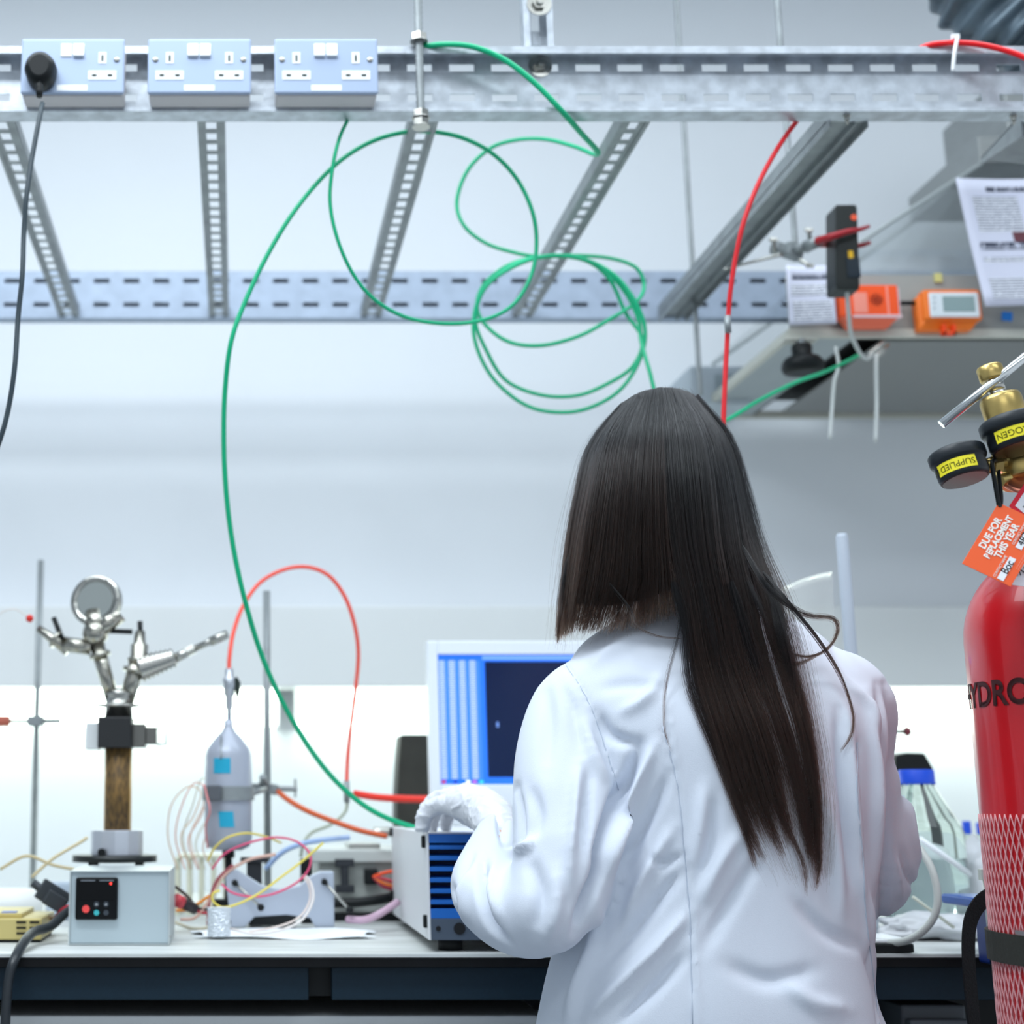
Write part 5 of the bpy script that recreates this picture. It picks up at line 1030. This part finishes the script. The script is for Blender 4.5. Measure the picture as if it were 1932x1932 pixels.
# body (skin) and clothes beneath
def hand_pts(g, mir=None):
    """finger chains of the left hand resting on the instrument"""
    T = at(806, 1571, 1.975).z+g
    K = [((.262, 1.955, 1.115), (.245, 1.968, 1.106), (.237, 1.976, T), .0095), ((.272, 1.975, 1.124), (.253, 1.995, 1.115), (.242, 2.008, T), .0100),
         ((.286, 1.992, 1.127), (.266, 2.018, 1.119), (.257, 2.034, T), .0095), ((.302, 2.002, 1.118), (.288, 2.032, 1.112), (.278, 2.050, T), .0092)]
    return K, T
def hand(m, sc, g):
    K, T = hand_pts(g)
    wr = Vector((.312, 1.900, 1.103))
    for kn, mid, tip, r in K:
        limb(m, [(*wr.lerp(Vector(kn), .25), .013*sc), (*wr.lerp(Vector(kn), .6), .0135*sc), (*kn, .0115*sc), (*mid, r*1.05*sc), (*(Vector(mid).lerp(Vector(tip), .55)+Vector((-.002, 0, .001))), r*.98*sc), (*tip, r*.85*sc)], 12, 4)
    limb(m, [(.322, 1.915, 1.098, .013*sc), (.330, 1.940, 1.094, .0125*sc), (.330, 1.965, T+.004, .0105*sc), (.322, 1.985, T, .0085*sc)], 12, 4)
    m.ball(wr.lerp(Vector((.283, 1.98, 1.118)), .52)+Vector((-.004, 0, .006)), .026*sc, 16, (1.2, 1.15, .85))
def hand_r(m, sc):
    wr = Vector((.618, 1.925, 1.045))
    for i, (dx, L) in enumerate(((-.030, .062), (-.012, .070), (.006, .066), (.022, .052))):
        a = wr+Vector((dx*.5-.01, .03, -.004)); b = wr+Vector((dx-.014, .075, -.014)); c = wr+Vector((dx-.018, .075+L*.5, -.024)); d = wr+Vector((dx-.020, .075+L*.8, -.046))
        limb(m, [(*a, .014*sc), (*b, .0115*sc), (*c, .0092*sc), (*d, .008*sc)], 12, 4)
    limb(m, [(.600, 1.94, 1.04, .013*sc), (.575, 1.965, 1.03, .011*sc), (.566, 1.99, 1.018, .0088*sc)], 12, 4)
m = MB()
secs(m, [(.86, .40, .62, 1.70, .075), (1.0, .42, .63, 1.70, .07), (1.15, .41, .66, 1.70, .075), (1.24, .40, .66, 1.705, .06), (1.30, .455, .62, 1.71, .045), (1.335, .485, .585, 1.715, .042)], ex=2.1)
limb(m, [(.52, 1.715, 1.30, .048), (.515, 1.72, 1.37, .045), (.500, 1.735, 1.42, .047)], 20)
hc = Vector((.480, 1.735, 1.487))
m.ball(hc, .088, 24, (.84, 1.08, 1.02)); m.ball(hc+Vector((-.005, .045, -.055)), .055, 20, (.9, 1, 1.05)); m.ball(hc+Vector((-.012, .098, -.03)), .012, 12, (.8, 1.2, 1.3))
for s in (-1, 1): m.ball(hc+Vector((s*.075, .005, -.02)), .018, 12, (.4, .8, 1.3)); m.ball(hc+Vector((s*.03-.01, .082, -.005)), .011, 10)
m.ball(hc+Vector((-.012, .088, -.062)), .014, 12, (1.4, .6, .5))
limb(m, [(.44, 1.70, 1.235, .042), (.395, 1.69, 1.205, .038), (.362, 1.66, 1.13, .036), (.328, 1.62, 1.022, .030), (.305, 1.70, 1.027, .030), (.306, 1.80, 1.062, .024), (.312, 1.87, 1.098, .016)], 16)
limb(m, [(.63, 1.70, 1.25, .045), (.68, 1.70, 1.222, .045), (.69, 1.73, 1.13, .038), (.710, 1.745, 1.055, .034), (.67, 1.83, 1.04, .032), (.622, 1.92, 1.046, .022)], 16)
for s, fx in ((-1, .43), (1, .60)): limb(m, [(.515+s*.07, 1.70, .88, .085), (fx, 1.70, .70, .075), (fx, 1.69, .47, .052), (fx, 1.70, .30, .047), (fx, 1.71, .09, .033)], 20); limb(m, [(fx, 1.71, .07, .032), (fx+s*.01, 1.80, .035, .028), (fx+s*.012, 1.86, .03, .022)], 14)
hand(m, .80, .010); hand_r(m, .8)
me = raw(m, .005); Vb, Eb = arr(me); Vb = smooth_(Vb, Eb, 2); finish(me, Vb, 'body', mat('skin', '#c99a80', .5), person)
# gloves
gm = mat('grey_glove', '#e2e4ea', .5, bump=.25, bscale=90, spec=.5)
m = MB(); hand(m, 1.0, .0065); limb(m, [(.314, 1.82, 1.080, .024), (.312, 1.85, 1.094, .026), (.311, 1.88, 1.101, .026), (.308, 1.91, 1.108, .026), (.298, 1.94, 1.114, .026), (.290, 1.965, 1.118, .022)], 20)
me = raw(m, .0018); Vg, Eg = arr(me); Vg = smooth_(Vg, Eg, 6); N = normals(me, Vg)
from mathutils import noise as NZ
cr = np.array([1-abs(NZ.noise(Vector((p[0]*38+p[1]*22, p[1]*45-p[2]*20, p[2]*60)))*2.2) for p in Vg]).clip(0, 1)**3
cr2 = np.array([1-abs(NZ.noise(Vector((p[0]*80, p[1]*90+7, p[2]*80)))*2.4) for p in Vg]).clip(0, 1)**3
Vg = Vg+N*(cr*.0020+cr2*.0010)[:, None]; Vg[:, 2] = np.maximum(Vg[:, 2], at(806, 1571, 1.975).z+.0006)
finish(me, Vg, 'glove', gm, person, 'left glove resting on the blue ribbed instrument')
m = MB(); hand_r(m, 1.0); limb(m, [(.625, 1.905, 1.045, .026), (.617, 1.93, 1.046, .026), (.606, 1.955, 1.042, .022)], 20)
me = raw(m, .003); Vg, Eg = arr(me); finish(me, smooth_(Vg, Eg, 4), 'glove', gm, person, 'right glove hidden in front of the body')
# trousers, shoes, collar
m = MB()
for s, fx in ((-1, .43), (1, .60)): limb(m, [(.515+s*.07, 1.70, .88, .098), (fx, 1.70, .70, .088), (fx, 1.69, .47, .066), (fx, 1.70, .30, .062), (fx, 1.71, .11, .056)], 20)
me = raw(m, .008); Vt, Et = arr(me); finish(me, smooth_(Vt, Et, 2), 'trousers', mat('dark_trousers', '#1c222c', .85), person)
for s, fx in ((-1, .43), (1, .60)):
    m = MB(); rs = []
    for y, w, z0_, h in ((1.665, .026, .0, .05), (1.68, .036, 0, .075), (1.72, .040, 0, .085), (1.78, .043, 0, .065), (1.84, .046, 0, .048), (1.885, .038, 0, .038), (1.905, .018, 0, .022)):
        rs.append([Vector((fx+s*.008+w*math.cos(a), y, max(0, h/2+h/2*math.sin(a)*1.25))) for a in [2*math.pi*k/16 for k in range(16)]])
    m.rings(rs).build('shoe', blackp, person, subsurf=1)
m = MB(); n = 40; rs = []
for k in range(n):
    a = 2*math.pi*k/n; c, s = math.cos(a), math.sin(a); rs.append([Vector((.532+c*r_, 1.718+s*r_*.85, z)) for r_, z in ((.052, 1.362), (.056, 1.385), (.060, 1.385), (.068, 1.355), (.078, 1.338), (.070, 1.335))])
m.rings(rs, False, True, closed=True).build('collar', cloth, person)

# ---------------------------------------------------------------- hair
G_L = [[(1170,762,1.74),(1112,840,1.72),(1088,930,1.705),(1071,1030,1.70),(1061,1120,1.70),(1055,1205,1.70)],
       [(1195,746,1.72),(1145,825,1.67),(1122,920,1.65),(1103,1030,1.645),(1092,1110,1.65),(1080,1190,1.665)],
       [(1215,737,1.71),(1185,822,1.645),(1170,920,1.625),(1160,1030,1.625),(1150,1110,1.63),(1122,1192,1.65)],
       [(1235,733,1.70),(1225,820,1.632),(1218,920,1.61),(1214,1030,1.61),(1214,1100,1.62),(1195,1185,1.635)],
       [(1248,731,1.70),(1252,820,1.628),(1256,920,1.603),(1264,1030,1.60),(1272,1090,1.602),(1280,1160,1.61)]]
G_R = [[(1240,731,1.70),(1246,820,1.63),(1252,920,1.605),(1266,1030,1.60),(1284,1120,1.60),(1303,1250,1.6),(1335,1400,1.6),(1374,1530,1.6),(1430,1632,1.6)],
       [(1262,731,1.70),(1288,820,1.628),(1298,920,1.602),(1308,1030,1.598),(1326,1120,1.6),(1350,1250,1.6),(1388,1400,1.6),(1425,1530,1.6),(1478,1655,1.6)],
       [(1280,733,1.70),(1325,820,1.637),(1342,920,1.612),(1352,1030,1.604),(1370,1125,1.6),(1398,1250,1.6),(1440,1400,1.6),(1475,1530,1.6),(1505,1660,1.6)],
       [(1298,739,1.71),(1356,820,1.66),(1380,920,1.64),(1396,1030,1.625),(1420,1125,1.61),(1448,1250,1.6),(1484,1400,1.6),(1512,1530,1.6),(1530,1655,1.6)],
       [(1312,747,1.74),(1376,825,1.72),(1407,920,1.70),(1430,1020,1.68),(1462,1095,1.64),(1488,1160,1.61),(1508,1260,1.6),(1526,1400,1.6),(1536,1530,1.6),(1533,1650,1.6)]]
NP = 22
def resample(g, n=NP):
    S = spline([at(*p) for p in g], 6); A = np.array([tuple(p) for p in S]); L = np.r_[0, np.cumsum(np.linalg.norm(A[1:]-A[:-1], axis=1))]; L /= L[-1]; t = np.linspace(0, 1, n)
    return np.stack([np.interp(t, L, A[:, k]) for k in range(3)], 1)
GL = np.array([resample(g) for g in G_L]); GR_ = np.array([resample(g) for g in G_R])
def blend(G, s):
    x = s*(len(G)-1); i = min(int(x), len(G)-2); f = x-i; return G[i]*(1-f)+G[i+1]*f
def drape(P, off):
    hit = np.full(len(P), 9.)
    for k in range(len(P)):
        if P[k][2] > 1.42: continue
        h = bvh.ray_cast(Vector((P[k][0], 1.2, P[k][2])), Vector((0, 1, 0)))
        if h[0] is not None: hit[k] = h[0].y-off
    P[:, 1] = np.minimum(P[:, 1], hit)
    for _ in range(3): P[1:-1, 1] = (P[:-2, 1]+P[1:-1, 1]*2+P[2:, 1])/4
    P[:, 1] = np.minimum(P[:, 1], hit+.002)
    return P
rg = np.random.default_rng(11); strands = []; rad = []
tt = np.linspace(0, 1, NP)[:, None]
def strand(G, s, layer, jit, lc, key):
    P = blend(G, s).copy()
    P[:, 1] += layer*(.3+.7*(1-tt[:, 0]))
    d = rg.normal(0, 1, 3)*jit; P += d*(tt**1.2); w = rg.normal(0, 1, 2)
    P[:, 0] += np.sin(tt[:, 0]*(5+3*w[0])+w[1]*3)*.0012*tt[:, 0]
    return P
NS = 11000
cl_c = rg.random(30); cl_r = np.sort(rg.random(17)); cl_len = dict((c, 1-abs(rg.normal(0, .09))) for c in cl_r)
for i in range(NS):
    left = rg.random() < .42
    s = rg.random(); G = GL if left else GR_
    # clumping
    CL = cl_c if left else cl_r
    if rg.random() < .85: c = CL[np.argmin(abs(CL-s))]
    else: c = s
    a = blend(G, s); b = blend(G, c); depth = rg.random()**1.5*.022
    kk = .28 if left else .80
    P = a*(1-kk*tt**1.3)+b*(kk*tt**1.3)
    P[:, 1] += depth*(1-.6*tt[:, 0]); P += rg.normal(0, 1, 3)*.0022*(tt**1.3)
    P[:, 0] += np.sin(tt[:, 0]*(6+3*rg.normal())+rg.normal()*3)*.0010*tt[:, 0]
    ln = 1-abs(rg.normal(0, .06 if left else .11)); ln = max(.6, min(1, ln))*(1 if left else cl_len.get(c, .95))
    if left: ln = max(.89, ln*1.01)
    P = np.stack([np.interp(np.linspace(0, ln, NP), tt[:, 0], P[:, k]) for k in range(3)], 1)
    P = drape(P, .003+rg.random()*.009*(1-depth*20)*.9+.001); strands.append(P); rad.append(.00010+.00022*rg.random()**3)
# stray strands and loose locks
LO = [([(1400,1030,1.63),(1450,1110,1.6),(1520,1160,1.6),(1572,1165,1.6),(1581,1190,1.6),(1560,1225,1.6),(1520,1240,1.6),(1480,1228,1.6)], 60, .0016),
      ([(1440,1080,1.63),(1490,1140,1.6),(1545,1210,1.6),(1585,1275,1.6),(1606,1340,1.6),(1600,1385,1.6),(1580,1420,1.6)], 55, .0012),
      ([(1400,1080,1.62),(1440,1160,1.6),(1468,1240,1.6),(1505,1252,1.6),(1545,1235,1.6)], 50, .0018),
      ([(1450,1090,1.63),(1478,1200,1.6),(1500,1300,1.6),(1520,1420,1.6),(1528,1520,1.6)], 160, .0035),
      ([(1150,1100,1.63),(1190,1150,1.62),(1200,1180,1.61),(1240,1200,1.6),(1290,1205,1.6)], 16, .001),
      ([(1290,1130,1.6),(1280,1200,1.6),(1258,1290,1.6),(1250,1370,1.6),(1262,1420,1.6)], 14, .001),
      ([(1075,1050,1.69),(1062,1120,1.69),(1056,1170,1.68),(1052,1215,1.68)], 120, .0022),
      ([(1270,1100,1.6),(1290,1180,1.6),(1302,1300,1.6),(1340,1420,1.6),(1390,1560,1.6),(1415,1640,1.6)], 120, .003),
      ([(1320,1100,1.6),(1370,1300,1.6),(1440,1500,1.6),(1500,1620,1.6),(1510,1690,1.6)], 60, .003),
      ([(1380,1100,1.6),(1440,1300,1.6),(1500,1480,1.6),(1535,1600,1.6),(1528,1680,1.6)], 120, .0035)]
for g, n, j in LO:
    R = resample(g)
    for i in range(n):
        P = R+rg.normal(0, 1, 3)*j*(.4+.6*np.sin(np.pi*tt**.6)); ln = 1-rg.random()*.12; P = np.stack([np.interp(np.linspace(0, ln, NP), tt[:, 0], P[:, k]) for k in range(3)], 1)
        strands.append(drape(P, .003+rg.random()*.004)); rad.append(.00015)
for i in range(420):   # fly-aways
    left = rg.random() < .5; G = GL if left else GR_; s = rg.random()
    if rg.random() < .5: s = 0. if left else 1.
    P = blend(G, s).copy(); d = rg.normal(0, .007, 3); P += d*(tt**.8)+np.stack([np.sin(tt[:, 0]*(4+4*rg.random())+6*rg.random())*.005*tt[:, 0], -abs(rg.normal(0, .004))*np.ones(NP), 0*tt[:, 0]], 1)
    strands.append(drape(P, .004+rg.random()*.004)); rad.append(.00009)
hc_ = bpy.data.hair_curves.new('hair_strands'); hc_.add_curves([NP]*len(strands)); A = np.array(strands)
hc_.attributes['position'].data.foreach_set('vector', A.astype(np.float32).ravel())
ra = hc_.attributes.get('radius') or hc_.attributes.new('radius', 'FLOAT', 'POINT')
R = np.array(rad)[:, None]*np.linspace(1, .45, NP)[None]*np.ones((len(strands), 1)); ra.data.foreach_set('value', R.astype(np.float32).ravel())
hm = bpy.data.materials.new('dark_hair'); hm.use_nodes = True; nt = hm.node_tree; nt.nodes.clear()
out = nt.nodes.new('ShaderNodeOutputMaterial'); hb = nt.nodes.new('ShaderNodeBsdfHairPrincipled'); hb.parametrization = 'COLOR'
hi = nt.nodes.new('ShaderNodeHairInfo'); cr_ = nt.nodes.new('ShaderNodeValToRGB'); cr_.color_ramp.elements[0].color = (.0035, .0034, .0038, 1); cr_.color_ramp.elements[0].position = .3; cr_.color_ramp.elements[1].color = (.018, .0088, .0058, 1); cr_.color_ramp.elements[1].position = .85
nt.links.new(hi.outputs['Intercept'], cr_.inputs[0]); mr_ = nt.nodes.new('ShaderNodeMapRange'); mr_.inputs[3].default_value = .1; mr_.inputs[4].default_value = 1.9; nt.links.new(hi.outputs['Random'], mr_.inputs[0]); vm_ = nt.nodes.new('ShaderNodeVectorMath'); vm_.operation = 'SCALE'; nt.links.new(cr_.outputs[0], vm_.inputs[0]); nt.links.new(mr_.outputs[0], vm_.inputs['Scale']); nt.links.new(vm_.outputs[0], hb.inputs['Color']); hb.inputs['Roughness'].default_value = .2; hb.inputs['IOR'].default_value = 1.4; hb.inputs['Random Roughness'].default_value = .3
nt.links.new(hb.outputs[0], out.inputs['Surface']); hc_.materials.append(hm)
# inner hair mass (mesh) so that the strands are never see-through
m = MB()
def sheet_mass(G, s0, s1, off, tmax, n=14):
    rows = []; J = int(NP*tmax)
    for k in range(n+1):
        s = s0+(s1-s0)*k/n; P = drape(blend(G, s).copy(), .002); P[:, 1] += off; rows.append(P[:J])
    F_ = [[Vector(p) for p in r] for r in rows]
    fr = [[m.v(p) for p in r] for r in F_]; bk = [[m.v(p+Vector((0, .004, 0))) for p in r] for r in F_]
    for k in range(n):
        for j in range(J-1): m._f([fr[k][j], fr[k+1][j], fr[k+1][j+1], fr[k][j+1]], True); m._f([bk[k][j], bk[k][j+1], bk[k+1][j+1], bk[k+1][j]], True)
sheet_mass(GL, .0, 1, .012, .93); sheet_mass(GR_, 0, 1, .014, .42)
m.ball(hc+Vector((.004, .012, -.004)), .092, 28, (.80, 1.0, 1.0))
hmass = m.build('hair', mat('hair_inner', '#0c0808', .7, spec=.2), person)
ho = bpy.data.objects.new('hair_strands', hc_); COL.objects.link(ho); ho.parent = hmass; ho['kind'] = 'stuff'
